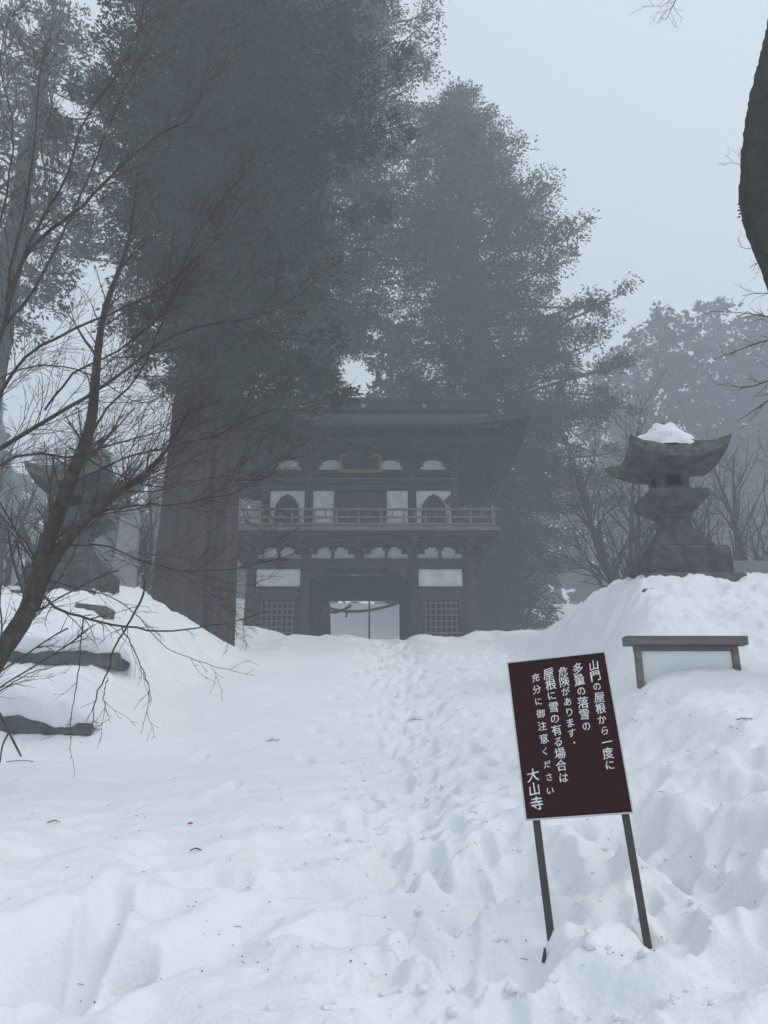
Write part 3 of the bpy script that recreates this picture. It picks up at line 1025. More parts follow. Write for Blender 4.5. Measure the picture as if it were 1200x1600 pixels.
# ------------------------------------------------------------------ stone lanterns
def lantern(loc, label, sc=(1, 1, 1), rz=0):
    r = thing("stone_lantern", loc, label, "lantern", "stone lanterns on the snow mounds", (0, 0, rz))
    r.scale = sc
    MB().sqloft([(.68, .68, -.5, 0), (.68, .68, .09, 0), (.66, .66, .11, 0)], 2).build("foundation_slab", M_stone_d, r)
    MB().sqloft([(.56, .56, .112, 0), (.57, .57, .30, 0), (.56, .56, .50, 0), (.53, .53, .55, 0)], 3).build("base_block", M_stone, r)
    MB().sqloft([(.41, .41, .562, 0), (.42, .42, .60, 0), (.365, .365, .67, 0), (.27, .27, .80, 0), (.20, .20, .95, 0), (.18, .18, 1.06, 0), (.205, .205, 1.09, 0), (.205, .205, 1.15, 0)], 4).build("shaft", M_stone, r)
    MB().sqloft([(.24, .24, 1.152, 0), (.26, .26, 1.20, 0), (.31, .31, 1.22, 0), (.33, .33, 1.25, 0), (.42, .42, 1.34, .0), (.435, .435, 1.37, 0), (.435, .435, 1.44, 0), (.42, .42, 1.47, 0), (.30, .30, 1.475, 0)], 4).build("platform", M_stone, r)
    fb = MB()
    w, h0, h1 = .225, 1.477, 1.86
    for sx in (-1, 1):
        for sy in (-1, 1):
            fb.box((sx * (w - .05), sy * (w - .05), (h0 + h1) / 2), (.11, .11, h1 - h0))
    for zz in (h0 + .05, h1 - .05):
        for sy in (-1, 1):
            fb.box((0, sy * (w - .05), zz), (2 * w - .21, .10, .10))
            fb.box((sy * (w - .05), 0, zz), (.10, 2 * w - .21, .10))
    f = fb.build("fire_box", M_stone, r)
    MB().box((0, 0, (h0 + h1) / 2), (.24, .24, h1 - h0 - .02)).build("fire_box_shade", M_dark, f)  # solid dark block, the shade of the empty fire box put into its colour
    roof = MB()
    roof.sqloft([(.27, .27, 1.862, 0), (.33, .33, 1.87, 0), (.34, .34, 1.895, 0), (.40, .40, 1.90, 0), (.44, .44, 1.915, .02), (.64, .60, 1.905, .155),
                 (.685, .64, 1.895, .20), (.72, .665, 1.99, .23), (.66, .61, 2.015, .20), (.52, .52, 2.12, .07), (.36, .36, 2.23, .02), (.25, .25, 2.38, 0), (.20, .20, 2.46, 0)], 10)
    ro = roof.build("roof", M_moss, r, smooth=False)
    ro.data.materials.append(M_stone)      # bare stone underneath, moss on the lip and top
    for pl in ro.data.polygons:
        if pl.normal.z < -.35: pl.material_index = 1
    MB().sqloft([(.17, .17, 2.461, 0), (.19, .19, 2.50, 0), (.17, .17, 2.54, 0)], 2).cyl((0, 0, 2.54), (0, 0, 2.58), .12, .165, 12).cyl((0, 0, 2.58), (0, 0, 2.65), .165, .12, 12).cyl((0, 0, 2.65), (0, 0, 2.71), .12, .02, 12).build("finial", M_stone, r)
    return r


def snow_lump(name, c, sx, sy, sz, seed, label=None, kind=None, cat=None, rough=.16):
    n, m = 40, 20
    a = np.linspace(0, 2 * np.pi, n, endpoint=False)
    b = np.linspace(0, np.pi * .5, m)
    A, B = np.meshgrid(a, b)
    x, y, z = np.sin(B) ** .8 * np.cos(A), np.sin(B) ** .8 * np.sin(A), np.cos(B) ** .8
    q = 1 + rough * fbm(x * 1.7 + seed, y * 1.7 + z * 1.3, 4)
    V = np.stack([x * sx * q, y * sy * q, z * sz * q - .05], -1).reshape(-1, 3)
    idx = np.arange(n * m).reshape(m, n)
    nx = np.roll(idx, -1, 1)
    F = np.stack([idx[:-1], idx[1:], nx[1:], nx[:-1]], -1).reshape(-1, 4)
    o = link(name, np_mesh(name, V, F, M_snow, True))
    o.location = c
    return tag(o, label, cat, None, kind)


LR = (4.42, 11.3, 2.45)
LL = (-4.85, 11.8, 2.34)
lantern(LR, "stone lantern with snow heaped on its mossy roof behind the wooden frame")
lantern(LL, "stone lantern with a bare snowless roof half hidden by the bare tree", (.92, .92, .97), R_(-7))
snow_lump("snow_cap", (LR[0] - .02, LR[1] - .05, LR[2] + 2.20), .50, .48, .36, 3.1, "lump of snow piled on the roof of the stone lantern", None, "snow", .13)
snow_lump("snow_cap", (LR[0] + .02, LR[1], LR[2] + 2.44), .26, .25, .27, 9.1, "small rounded snow lump capping the finial of the stone lantern", None, "snow", .20)

# kerb slabs of the terraces showing through the snow at the left, and under the lanterns
def slab(px0, px1, py, Y, hh, label, dep=.5, tilt=0.0):
    a, b = P(px0, py, Y), P(px1, py, Y)
    o = MB().box((0, 0, 0), (b.x - a.x, dep, hh), bev=.014).build("stone_slab", M_stone_d, None, ((a.x + b.x) / 2, Y + dep / 2, a.z - hh / 2))
    o.rotation_euler = (0, tilt, R_(2))
    return tag(o, label, "stone", "stone terrace slabs")
slab(-120, 185, 1012, 9.35, .19, "upper long grey stone slab sticking out of the left snow bank", tilt=R_(2.5))
slab(-160, 142, 1112, 7.75, .22, "lower long grey stone slab sticking out of the left snow bank")
slab(116, 166, 944, 10.4, .16, "short dark stone edge in the snow at the foot of the left lantern", .4, R_(6))
slab(1005, 1055, 918, 10.25, .18, "short dark stone edge in the snow at the foot of the right lantern", .5, R_(-4))
def snow_roll(px0, px1, py, Y, w, h, seed):
    """the bulging snow that overhangs a slab"""
    a, b = P(px0, py, Y), P(px1, py, Y)
    n, m = 90, 18
    t = np.linspace(0, 1, n); q = np.linspace(-.35 * np.pi, np.pi * 1.05, m)
    T, Q = np.meshgrid(t, q, indexing='ij')
    x = a.x + (b.x - a.x) * T
    e = np.sqrt(np.clip(1 - (2 * T - 1) ** 8, 0, 1))
    k = (1 + .28 * fbm(x * 1.3 + seed, Q * .6, 3) + .10 * fbm(x * 5 + seed, Q * 2.2, 3)) * e
    y = Y + w * .55 - np.cos(Q) * w * k + .10 * noise(x * .9 + seed, 0 * x)
    z = a.z + np.sin(Q) * h * k + .05 * noise(x * 1.1, 0 * x + seed)
    z = z - .35 * (1 - e)
    V = np.stack([x, y, z], -1).reshape(-1, 3)
    idx = np.arange(n * m).reshape(n, m)
    F = np.stack([idx[:-1, :-1], idx[1:, :-1], idx[1:, 1:], idx[:-1, 1:]], -1).reshape(-1, 4)
    tag(link("snow_drift", np_mesh("snow_drift", V, F, M_snow, True)), kind="structure")
snow_roll(-150, 205, 1000, 9.40, .40, .20, 2.0)
snow_roll(-190, 160, 1091, 7.80, .38, .26, 5.0)

# tapered pale stone pillar beyond the left lantern
pb = P(188, 960, 15.5)
pt = P(182, 795, 15.5)
hh = pt.z - pb.z
o = MB().sqloft([(.30, .2, -.6, 0), (.27, .2, .0, 0), (.20, .17, hh * .35, 0), (.175, .16, hh * .7, 0), (.165, .15, hh * .93, 0), (.11, .12, hh, 0)], 3).build("stone_pillar", M_pillar, None, (pb.x, 15.5, pb.z), smooth=False)
tag(o, "tall pale stone pillar standing behind the left lantern", "pillar")

# ------------------------------------------------------------------ the wooden frame half buried in the snow
fY = 7.0
a, b = P(975, 994, fY), P(1163, 994, fY)
cx = (a.x + b.x) / 2
frame = thing("notice_frame", (cx, fY, a.z - .55), "half buried weathered wooden notice frame with a clear pane below the right lantern", "frame")
MB().box((0, 0, .505), (b.x - a.x, .13, .078)).box((0, .01, .44), (b.x - a.x - .16, .06, .045)).build("top_beam", M_framewood, frame)
for sx in (-1, 1):
    MB().box((sx * (b.x - a.x) * .40, 0, .0), (.052, .06, .92)).build("post", M_framewood, frame)
MB().box((0, .015, .03), ((b.x - a.x) * .80 - .055, .006, .78)).build("pane", M_acr, frame)

# roof of a hut beyond the right lantern
h0 = P(1150, 880, 19)
hut = thing("hut", (h0.x + 2.4, 19.5, h0.z - 2.6), "low hut with a dark sheet roof behind the right lantern", "hut")
MB().box((.3, 1.2, .8), (4.4, 2.4, 3.0)).build("wall", M_wood, hut)
V = [(-2.9, -.5, 2.25), (2.9, -.5, 2.25), (2.9, 1.2, 3.1), (-2.5, 1.2, 3.1), (2.9, 2.9, 2.25), (-2.9, 2.9, 2.25)]
V += [(x, y, z - .12) for x, y, z in V]
rf_ = MB().add(V, [(0, 1, 2, 3), (3, 2, 4, 5), (9, 8, 7, 6), (11, 10, 8, 9), (0, 6, 7, 1), (5, 4, 10, 11), (0, 3, 9, 6), (3, 5, 11, 9), (1, 7, 8, 2), (2, 8, 10, 4)]).build("roof", M_rooffar, hut)
MB().bar((-2.95, -.52, 2.18), (-2.55, 1.2, 3.02), .05, .16).bar((-2.95, 2.92, 2.18), (-2.55, 1.2, 3.02), .05, .16).build("barge_board", M_plaster, rf_)

# ------------------------------------------------------------------ warning sign
tl, tr, bl, br_ = P(793, 1036, 3.80), P(947, 1017, 3.68), P(820, 1282, 3.71), P(989, 1272, 3.60)
ctr = (tl + tr + bl + br_) / 4
ex = ((tr - tl) + (br_ - bl)) / 2
W = ex.length
ex.normalize()
ey = ((tl - bl) + (tr - br_)) / 2
Hh = ey.length
ey = (ey - ex * ey.dot(ex)).normalized()
ez = ex.cross(ey).normalized()          # faces the camera
Mx = Matrix((ex, ey, ez)).transposed()
sign = thing("warning_sign", ctr, "maroon warning sign with white brushed Japanese lettering on two leaning posts in the snow", "sign")
sign.rotation_euler = Mx.to_euler()
bd = MB().box((0, 0, 0), (W - .012, Hh - .012, .022)).build("board", M_board, sign)
ed = MB()
e = .0065
for c, s in (((0, Hh / 2 - e / 2, 0), (W, e, .03)), ((0, -Hh / 2 + e / 2, 0), (W, e, .03)), ((-W / 2 + e / 2, 0, 0), (e, Hh - 2 * e - .0005, .03)), ((W / 2 - e / 2, 0, 0), (e, Hh - 2 * e - .0005, .03))):
    ed.box(c, s, bev=.002)
ed.build("edge_trim", M_alu, bd)
for x, yb in ((-W / 2 + .045, -1.15), (W / 2 - .035, -1.15)):
    MB().box((x, (Hh / 2 - .03 + yb) / 2, -.032), (.032, Hh / 2 - .03 - yb, .032), bev=.002).build("post", M_metal, sign)

COLUMNS = [("山門の屋根から一度に", .862, .085, .712, .050), ("多量の落雪の", .700, .095, .465, .052), ("危険があります", .553, .105, .500, .050),
           ("屋根に雪の有る場合は", .410, .108, .765, .052), ("充分に御注意ください", .272, .125, .835, .043), ("大山寺", .125, .735, .905, .058)]


def lettering():
    vs, fs = [], []
    k = 0
    rng = random.Random(5)
    cu = bpy.data.curves.new("glyph", 'FONT')
    cu.size = 1.0
    cu.resolution_u = 4
    ob = bpy.data.objects.new("glyph", cu)
    COL.objects.link(ob)
    done = {}
    for txt, u, v0, v1, size in COLUMNS:
        n = len(txt)
        for i, ch in enumerate(txt):
            if ch not in done:
                cu.body = ch
                cu.offset = 0.0
                dg = bpy.context.evaluated_depsgraph_get()
                dg.update()
                me = bpy.data.meshes.new_from_object(ob.evaluated_get(dg))
                co = [tuple(v.co) for v in me.vertices]
                done[ch] = (co, [tuple(p.vertices) for p in me.polygons])
                bpy.data.meshes.remove(me)
            co, po = done[ch]
            xs = [c[0] for c in co]; ys = [c[1] for c in co]
            mx, my = (max(xs) + min(xs)) / 2, .37
            if ch == "一": my = (max(ys) + min(ys)) / 2
            kana = ord(ch) < 0x3100
            sc = size * (.86 if kana else 1.02) * rng.uniform(.95, 1.05)
            X0 = (u - .5) * W + rng.uniform(-.002, .002)
            vv = v0 + (v1 - v0) * (i / (n - 1))
            Y0 = (.5 - vv) * Hh
            ro = rng.uniform(-.03, .03)
            sl = .10
            for ox, oy, oz in ((0, 0, .0118), (.012, .005, .0119), (-.011, -.005, .0120), (.003, -.007, .0121)):   # brush weight
                for x, y, z in co:
                    a_, b_ = (x - mx) * .96, (y - my)
                    b_ += a_ * sl + .03 * math.sin(a_ * 5 + i)
                    a_ += .03 * math.sin(b_ * 6 + i * 2)
                    a_ += ox; b_ += oy
                    vs.append((X0 + sc * (a_ - b_ * ro), Y0 + sc * (b_ + a_ * ro), oz))
                fs += [tuple(q + k for q in p) for p in po]
                k += len(co)
    # the full stop after the third column
    X0, Y0, r = (.560 - .5) * W, (.5 - .56) * Hh, .004
    vs += [(X0 + r * math.cos(a_), Y0 + r * 1.3 * math.sin(a_), .0118) for a_ in np.linspace(0, 2 * math.pi, 8, endpoint=False)]
    fs.append(tuple(range(k, k + 8)))
    bpy.data.objects.remove(ob)
    me = bpy.data.meshes.new("lettering")
    me.from_pydata(vs, [], fs)
    me.materials.append(M_paint)
    link("lettering", me, bd)


lettering()

# ------------------------------------------------------------------ cedars
PI = math.pi


def cone(H, cz, rmax, peak=.25, right=1.0, left=1.0, power=.8):
    """crown radius with height; right/left scale by side (+x / -x)"""
    def fn(h, az):
        t = (h - cz) / (H - cz)
        r = rmax * (t / peak) ** .5 if t < peak else rmax * max(.02, (1 - (t - peak) / (1 - peak))) ** power
        c = math.cos(az)
        return r * (right if c > 0 else left) ** abs(c)
    return fn


# the great twin cedar left of the gate
def f1(h, az):
    c, sn = math.cos(az), math.sin(az)
    if h < 6.4: return 0
    if h < 11.5:       # hanging boughs on the right and front, bare bark on the left
        r = 3.3 + .9 * math.sin(h * 1.7)
        return r * (1.0 if c > .25 else (.62 if (sn < -.3 and h > 8) or c > -.2 else (.5 if h > 9.5 else 0)))
    return (3.5 + .8 * math.sin(h * .9) + (.9 if h > 15 else 0)) * (1.12 if c > 0 else .9) * (1 if h < 22 else max(.1, (31 - h) / 9))
b1 = Vector((-5.0, 18.8, 2.35))
cedar(b1, 31, .60, 6.2, f1, 400, 3, per=44, leaf=(.17, .07), puff=.42, puffs_per_m=3.0, label="huge twin trunked cedar with shaggy bark standing in front of the gate's left end", group=None, twin=(.80, .2, .42))
# the cedar behind the gate roof, left
def f2(h, az):
    r = np.interp(h, [12, 17, 22, 27, 33, 40, 43], [0, 3.5, 6.6, 7.6, 6.6, 4.0, .5])
    return r * (1.0 + .12 * math.sin(h * 1.3 + az * 2))
x2 = P(480, 950, 35).x
cedar((x2, 35, 4.5), 43, .8, 12.5, f2, 380, 5, per=50, leaf=(.21, .095), puff=.72, puffs_per_m=1.6, label="tall loose cedar rising behind the left half of the gate roof")
# the cone shaped cedar right of the gate
def f3(h, az):
    r = np.interp(h, [1, 4, 7.5, 10, 14, 20, 26, 32, 36.5], [2.6, 3.8, 4.8, 7.8, 8.5, 7.0, 5.1, 3.1, .6])
    c = math.cos(az)
    return r * (1.05 if c > 0 else np.interp(h, [8, 14, 24], [.5, .58, .95])) ** abs(c) * (1 + .10 * math.sin(h * 1.7))
x3 = P(780, 960, 41).x
cedar((x3, 41, 6.6), 36.5, 1.0, 1.0, f3, 420, 8, per=54, leaf=(.22, .10), puff=.76, puffs_per_m=1.55, label="broad cone shaped cedar standing beyond the right end of the gate", lean=(-1.3, 0))
# fainter cedars at the left
cedar((P(-70, 900, 29).x, 29, 5.0), 32, .6, 9, cone(32, 12, 6.0, .5), 110, 12, per=30, leaf=(.25, .11), puff=.55, puffs_per_m=2.0, label="hazy gappy cedar at the far left edge behind the bare tree")
cedar((P(285, 900, 33).x, 33, 4.6), 36, .6, 12, cone(36, 12, 7.0, .5), 170, 14, per=30, leaf=(.27, .12), puff=.6, puffs_per_m=1.9, label="hazy tall cedar between the far left cedar and the twin trunked cedar")
# pale trees far right
for k, (px, py, Y, w, s_) in enumerate(((1030, 490, 70, 6.0, 21), (1110, 478, 76, 7.0, 22), (1190, 500, 68, 6.0, 23), (960, 560, 82, 6.0, 24), (1270, 470, 72, 6.5, 28))):
    t = P(px, py, Y)
    z0 = gz(t.x, Y)
    cedar((t.x, Y, z0), t.z - z0, .5, 3, cone(t.z - z0, 3, w, .5, 1, 1, .45), 90, s_, per=14, leaf=(.75, .42), puff=1.15, puffs_per_m=1.3,
          label=("pale misty conifer directly left of the pair behind the right lantern", "tallest pale misty conifer directly behind the right lantern", "pale misty conifer at the right edge below the mossy trunk",
                 "faintest misty conifer beside the cone shaped cedar", "misty conifer mostly outside the right edge")[k], group="misty conifers behind the right lantern", mt=M_leaf_b)
t = P(612, 505, 50)
z0 = gz(t.x, 50)
cedar((t.x, 50, z0), t.z - z0, .35, 2, cone(t.z - z0, 2, 3.6, .4), 80, 31, per=14, leaf=(.6, .3), puff=.8, puffs_per_m=1.3, label="small pale tree seen in the gap above the gate ridge", mt=M_leaf_b)

# far-off wood closing the view
def far_wood():
    rng = np.random.RandomState(77)
    parts = []
    for k in range(70):
        a = rng.uniform(-1.0, 1.0)
        d = rng.uniform(75, 110)
        x, y = d * math.sin(a), d * math.cos(a)
        z0 = gz(x, y)
        H = rng.uniform(11, 19)
        n = 60
        u = rng.rand(n)
        r = (1 - u) ** .7 * 4.0
        th = rng.rand(n) * 6.283
        cen = np.stack([x + r * np.cos(th), y + r * np.sin(th), z0 + 1 + u * H], 1)
        v, f_ = leaf_cloud(cen, np.full(n, 1.3), 8, 1.6, .9, rng)
        parts.append((v, f_))
        tv, tf = tubes(np.array([[(x, y, z0 - .5), (x, y, z0 + H * .5), (x, y, z0 + H)]], float), np.array([[.35, .25, .05]]), 5)
        parts.append((tv, np.concatenate([tf[:, [0, 1, 2]], tf[:, [0, 2, 3]]])))
    v, f_ = join_vf(parts)
    tag(link("far_wood", np_mesh("far_wood", v, f_, M_leaf_b)), "far misty wood closing the view behind the gate", "wood", None, "stuff")
far_wood()


# ------------------------------------------------------------------ bare trees
def bare_tree(base, H, label, seed, spread=1.0, stems=3, group=None, n2=26, rr=.14):
    rng = np.random.RandomState(seed)
    root = thing("bare_tree", base, label, "tree", group)
    K = 10
    tr = []
    rd = []
    for s in range(stems):
        a = rng.uniform(0, 6.28)
        dx, dy = math.cos(a) * spread * rng.uniform(.5, 1.2), math.sin(a) * spread * rng.uniform(.3, .8)
        h = H * rng.uniform(.8, 1.05)
        pl = resample([(0, 0, -.4), (dx * .1, dy * .1, h * .15), (dx * .5 + rng.normal() * .2, dy * .5, h * .5), (dx + rng.normal() * .2, dy, h)], K)
        tr.append(pl)
        rd.append(np.linspace(rr, rr * .15, K))
    tr = np.array(tr); rd = np.array(rd)
    v, f_ = tubes(tr, rd, 7)
    link("trunk", np_mesh("trunk", v, f_, M_twigbark, True), root)
    a1, r1 = spawn(tr, rd, n2 / H / 1.5, (H * .22, H * .45), .9, .25, 7, rng, .2, .5, .14, .008)
    a2, r2 = spawn(a1, r1, 2.6, (H * .08, H * .2), .8, .12, 5, rng, .15, .55, .16, .006)
    a3, r3 = spawn(a2, r2, 4.0, (H * .03, H * .09), .8, .05, 4, rng, .15, .6, .16, .005, maxn=2600)
    v, f_ = join_vf([tubes(a1, r1, 4), tubes(a2, r2, 3), tubes(a3, r3, 3)])
    link("twigs", np_mesh("twigs", v, f_, M_twigbark), root)
    return root


for k, (px, py, Y, H, sp, lb) in enumerate((
        (985, 960, 27, 8.0, 2.2, "pale leafless tree between the cone shaped cedar and the right lantern"),
        (1085, 930, 24, 6.0, 2.2, "leafless spreading tree directly behind the right lantern"),
        (1175, 930, 26, 7.5, 2.5, "leafless tree behind the hut roof at the right edge"),
        (5, 930, 25, 7.0, 2.5, "grey leafless tree beyond the left lantern at the left edge"),
        (215, 930, 29, 7.5, 2.0, "grey leafless tree between the stone pillar and the twin trunked cedar"))):
    p = P(px, py, Y)
    z0 = gz(p.x, Y)
    bare_tree((p.x, Y, z0), H, lb, 40 + k, sp, 4, "leafless trees behind the lanterns")

# the bare maple leaning in from the left
def near_maple():
    rng = np.random.RandomState(101)
    root_p = P(-75, 1200, 6.0)
    root = thing("maple_tree", root_p, "bare leafless maple leaning in from the left with a dense fan of fine twigs", "tree")
    lo = np.array(root_p)
    def line(pts, K):
        return resample([np.array(P(x, y, Y)) - lo for x, y, Y in pts], K)
    # px, py, depth ; start radius (m), end radius
    trunk = [([(-112, 1330, 6.05), (-75, 1210, 6.0), (-40, 1100, 6.0), (-5, 1030, 6.0), (35, 970, 6.0), (54, 925, 6.0), (70, 855, 6.05), (94, 797, 6.1), (115, 734, 6.15), (136, 685, 6.2), (146, 630, 6.3), (152, 560, 6.4), (165, 480, 6.5), (200, 380, 6.6), (215, 270, 6.7)], .094, .004),
             ([(50, 950, 6.0), (66, 905, 5.95), (94, 858, 5.9), (133, 812, 5.85), (175, 776, 5.8), (224, 742, 5.75), (262, 700, 5.7), (290, 650, 5.65)], .060, .008)]
    limbs = [([(-60, 740, 5.6), (0, 700, 5.65), (52, 668, 5.7), (110, 635, 5.8), (180, 590, 5.9), (280, 520, 6.0), (400, 495, 6.1), (460, 465, 6.2), (505, 428, 6.3)], .036, .003),
             ([(-50, 800, 5.4), (0, 727, 5.4), (60, 708, 5.4), (110, 716, 5.5), (160, 700, 5.6), (240, 678, 5.7), (330, 655, 5.8)], .022, .003),
             ([(-60, 720, 5.8), (0, 615, 5.8), (45, 555, 5.8), (125, 510, 5.9), (200, 480, 6.0), (280, 430, 6.1), (350, 360, 6.2), (388, 300, 6.3)], .028, .003),
             ([(-40, 640, 6.0), (8, 500, 6.0), (27, 425, 6.0), (55, 380, 6.1), (125, 325, 6.1), (190, 260, 6.2), (250, 210, 6.3), (300, 182, 6.3), (330, 80, 6.4)], .045, .003),
             ([(20, 450, 6.0), (50, 370, 6.0), (100, 285, 5.9), (130, 190, 5.9), (180, 120, 5.9), (215, 50, 5.9), (225, 0, 5.9), (230, -60, 5.9)], .026, .003),
             ([(10, 470, 6.1), (20, 400, 6.1), (42, 310, 6.2), (55, 215, 6.2), (65, 100, 6.3), (95, 15, 6.3)], .024, .003),
             ([(0, 520, 5.6), (60, 440, 5.6), (100, 360, 5.6), (150, 250, 5.6), (190, 150, 5.6), (265, 20, 5.6)], .022, .003),
             ([(-20, 420, 5.8), (10, 300, 5.8), (20, 200, 5.8), (0, 100, 5.8), (15, 20, 5.8)], .018, .003),
             ([(70, 640, 5.9), (120, 580, 6.0), (190, 545, 6.0), (270, 470, 6.1), (300, 380, 6.1), (385, 265, 6.2)], .018, .0025),
             ([(136, 690, 6.2), (165, 640, 6.2), (205, 600, 6.2), (240, 540, 6.2), (275, 440, 6.2), (310, 380, 6.3), (380, 360, 6.3)], .018, .0025),
             ([(70, 852, 6.05), (129, 852, 6.0), (164, 853, 5.9), (210, 871, 5.9), (245, 882, 5.9), (290, 892, 5.9), (370, 888, 5.9), (440, 870, 6.0)], .014, .0025),
             ([(150, 798, 5.85), (227, 789, 5.8), (290, 786, 5.8), (380, 764, 5.8), (440, 730, 5.8)], .014, .0025),
             ([(120, 752, 6.15), (196, 715, 6.1), (245, 703, 6.1), (330, 682, 6.1), (430, 640, 6.1), (500, 650, 6.1)], .016, .0025),
             ([(110, 700, 6.2), (170, 735, 6.1), (240, 760, 6.1), (330, 748, 6.0), (420, 752, 6.0)], .012, .0025),
             ([(54, 928, 6.0), (70, 930, 5.9), (87, 951, 5.8), (129, 965, 5.7), (168, 974, 5.7), (245, 986, 5.7), (330, 978, 5.7), (420, 955, 5.7)], .020, .003),
             ([(222, 899, 5.5), (225, 927, 5.5), (198, 979, 5.5), (177, 1018, 5.5), (168, 1053, 5.5), (150, 1088, 5.5), (144, 1137, 5.5)], .013, .004),
             ([(130, 966, 5.6), (124, 1035, 5.55), (119, 1077, 5.5), (112, 1116, 5.5), (108, 1172, 5.5)], .008, .002),
             ([(190, 978, 5.6), (210, 1018, 5.5), (229, 1063, 5.5), (233, 1091, 5.5), (220, 1147, 5.5)], .007, .002),
             ([(168, 1060, 5.5), (162, 1090, 5.5), (172, 1130, 5.5)], .006, .002),
             ([(-30, 1100, 5.4), (0, 1080, 5.4), (45, 1053, 5.4), (105, 1035, 5.4)], .010, .002),
             ([(75, 905, 6.0), (120, 920, 5.9), (190, 940, 5.8), (260, 1010, 5.8), (330, 1040, 5.8), (370, 1050, 5.8)], .008, .002),
             ([(-20, 600, 5.5), (60, 570, 5.5), (140, 585, 5.5), (220, 630, 5.5), (280, 600, 5.6), (350, 590, 5.6)], .012, .002)]
    K = 24
    T = np.array([line(p, K) for p, _, _ in trunk])
    TR = np.array([np.linspace(a_, b_, K) for _, a_, b_ in trunk])
    v, f_ = tubes(resample_all(T, 60), np.array([np.interp(np.linspace(0, 1, 60), np.linspace(0, 1, K), r) for r in TR]), 16)
    # knobbly bark on the stems
    link("trunk", np_mesh("trunk", v + .006 * np.stack([noise(v[:, 2] * 9, v[:, 0] * 9), noise(v[:, 2] * 9 + 7, v[:, 0] * 9), 0 * v[:, 0]], 1), f_, M_twigbark, True), root)
    Lm = np.array([line(p, K) for p, _, _ in limbs])
    Lm[:, 1:-1] += rng.normal(size=Lm[:, 1:-1].shape) * .004
    LR_ = np.array([a_ * .48 * (1 - np.linspace(0, 1, K)) ** .9 + b_ * .8 for _, a_, b_ in limbs])
    for q in range(len(limbs)):
        v, f_ = tubes(Lm[q:q + 1], LR_[q:q + 1], 7)
        link("limb", np_mesh("limb", v, f_, M_twigbark, True), root)
    up = np.concatenate([Lm[:14], T[:, :]]); upr = np.concatenate([LR_[:14], TR])
    dn = Lm[14:]; dnr = LR_[14:]
    a1, r1 = spawn(up, upr * .6, 12.0, (.30, 1.0), .75, .14, 8, rng, .12, .42, .10, .0026, flat=.7)
    r1 = np.minimum(r1, .0065)
    a1b, r1b = spawn(dn, dnr, 7, (.10, .38), .8, -.05, 7, rng, .15, .5, .12, .0024)
    a2, r2 = spawn(np.concatenate([a1]), r1, 8.0, (.12, .42), .7, .05, 6, rng, .12, .6, .12, .0022)
    a2b, r2b = spawn(a1b, r1b, 8.0, (.05, .16), .8, 0, 5, rng, .15, .6, .14, .002)
    a3, r3 = spawn(a2, r2, 9.0, (.05, .16), .75, .02, 4, rng, .15, .7, .14, .0017, maxn=20000)
    v, f_ = join_vf([tubes(a1, r1, 4), tubes(a1b, r1b, 3), tubes(a2, r2, 3), tubes(a2b, r2b, 3), tubes(a3, r3, 3)])
    tag(link("twigs", np_mesh("twigs", v, f_, M_twig), root), kind="stuff")


def resample_all(A, K):
    return np.array([resample(a_, K) for a_ in A])


near_maple()

# broken stick poking out of the snow at lower left
pp = [P(-12, 1100, 5.3), P(0, 1116, 5.3), P(14, 1144, 5.3), P(33, 1182, 5.3)]
qq = [P(14, 1144, 5.3), P(4, 1165, 5.28), P(0, 1192, 5.28)]
v, f_ = join_vf([tubes(resample(pp, 12)[None], np.linspace(.010, .006, 12)[None], 6), tubes(resample(qq, 12)[None], np.linspace(.007, .004, 12)[None], 6)])
tag(link("broken_stick", np_mesh("broken_stick", v, f_, M_twigbark, True)), "forked broken stick poking into the snow at the lower left edge", "stick")

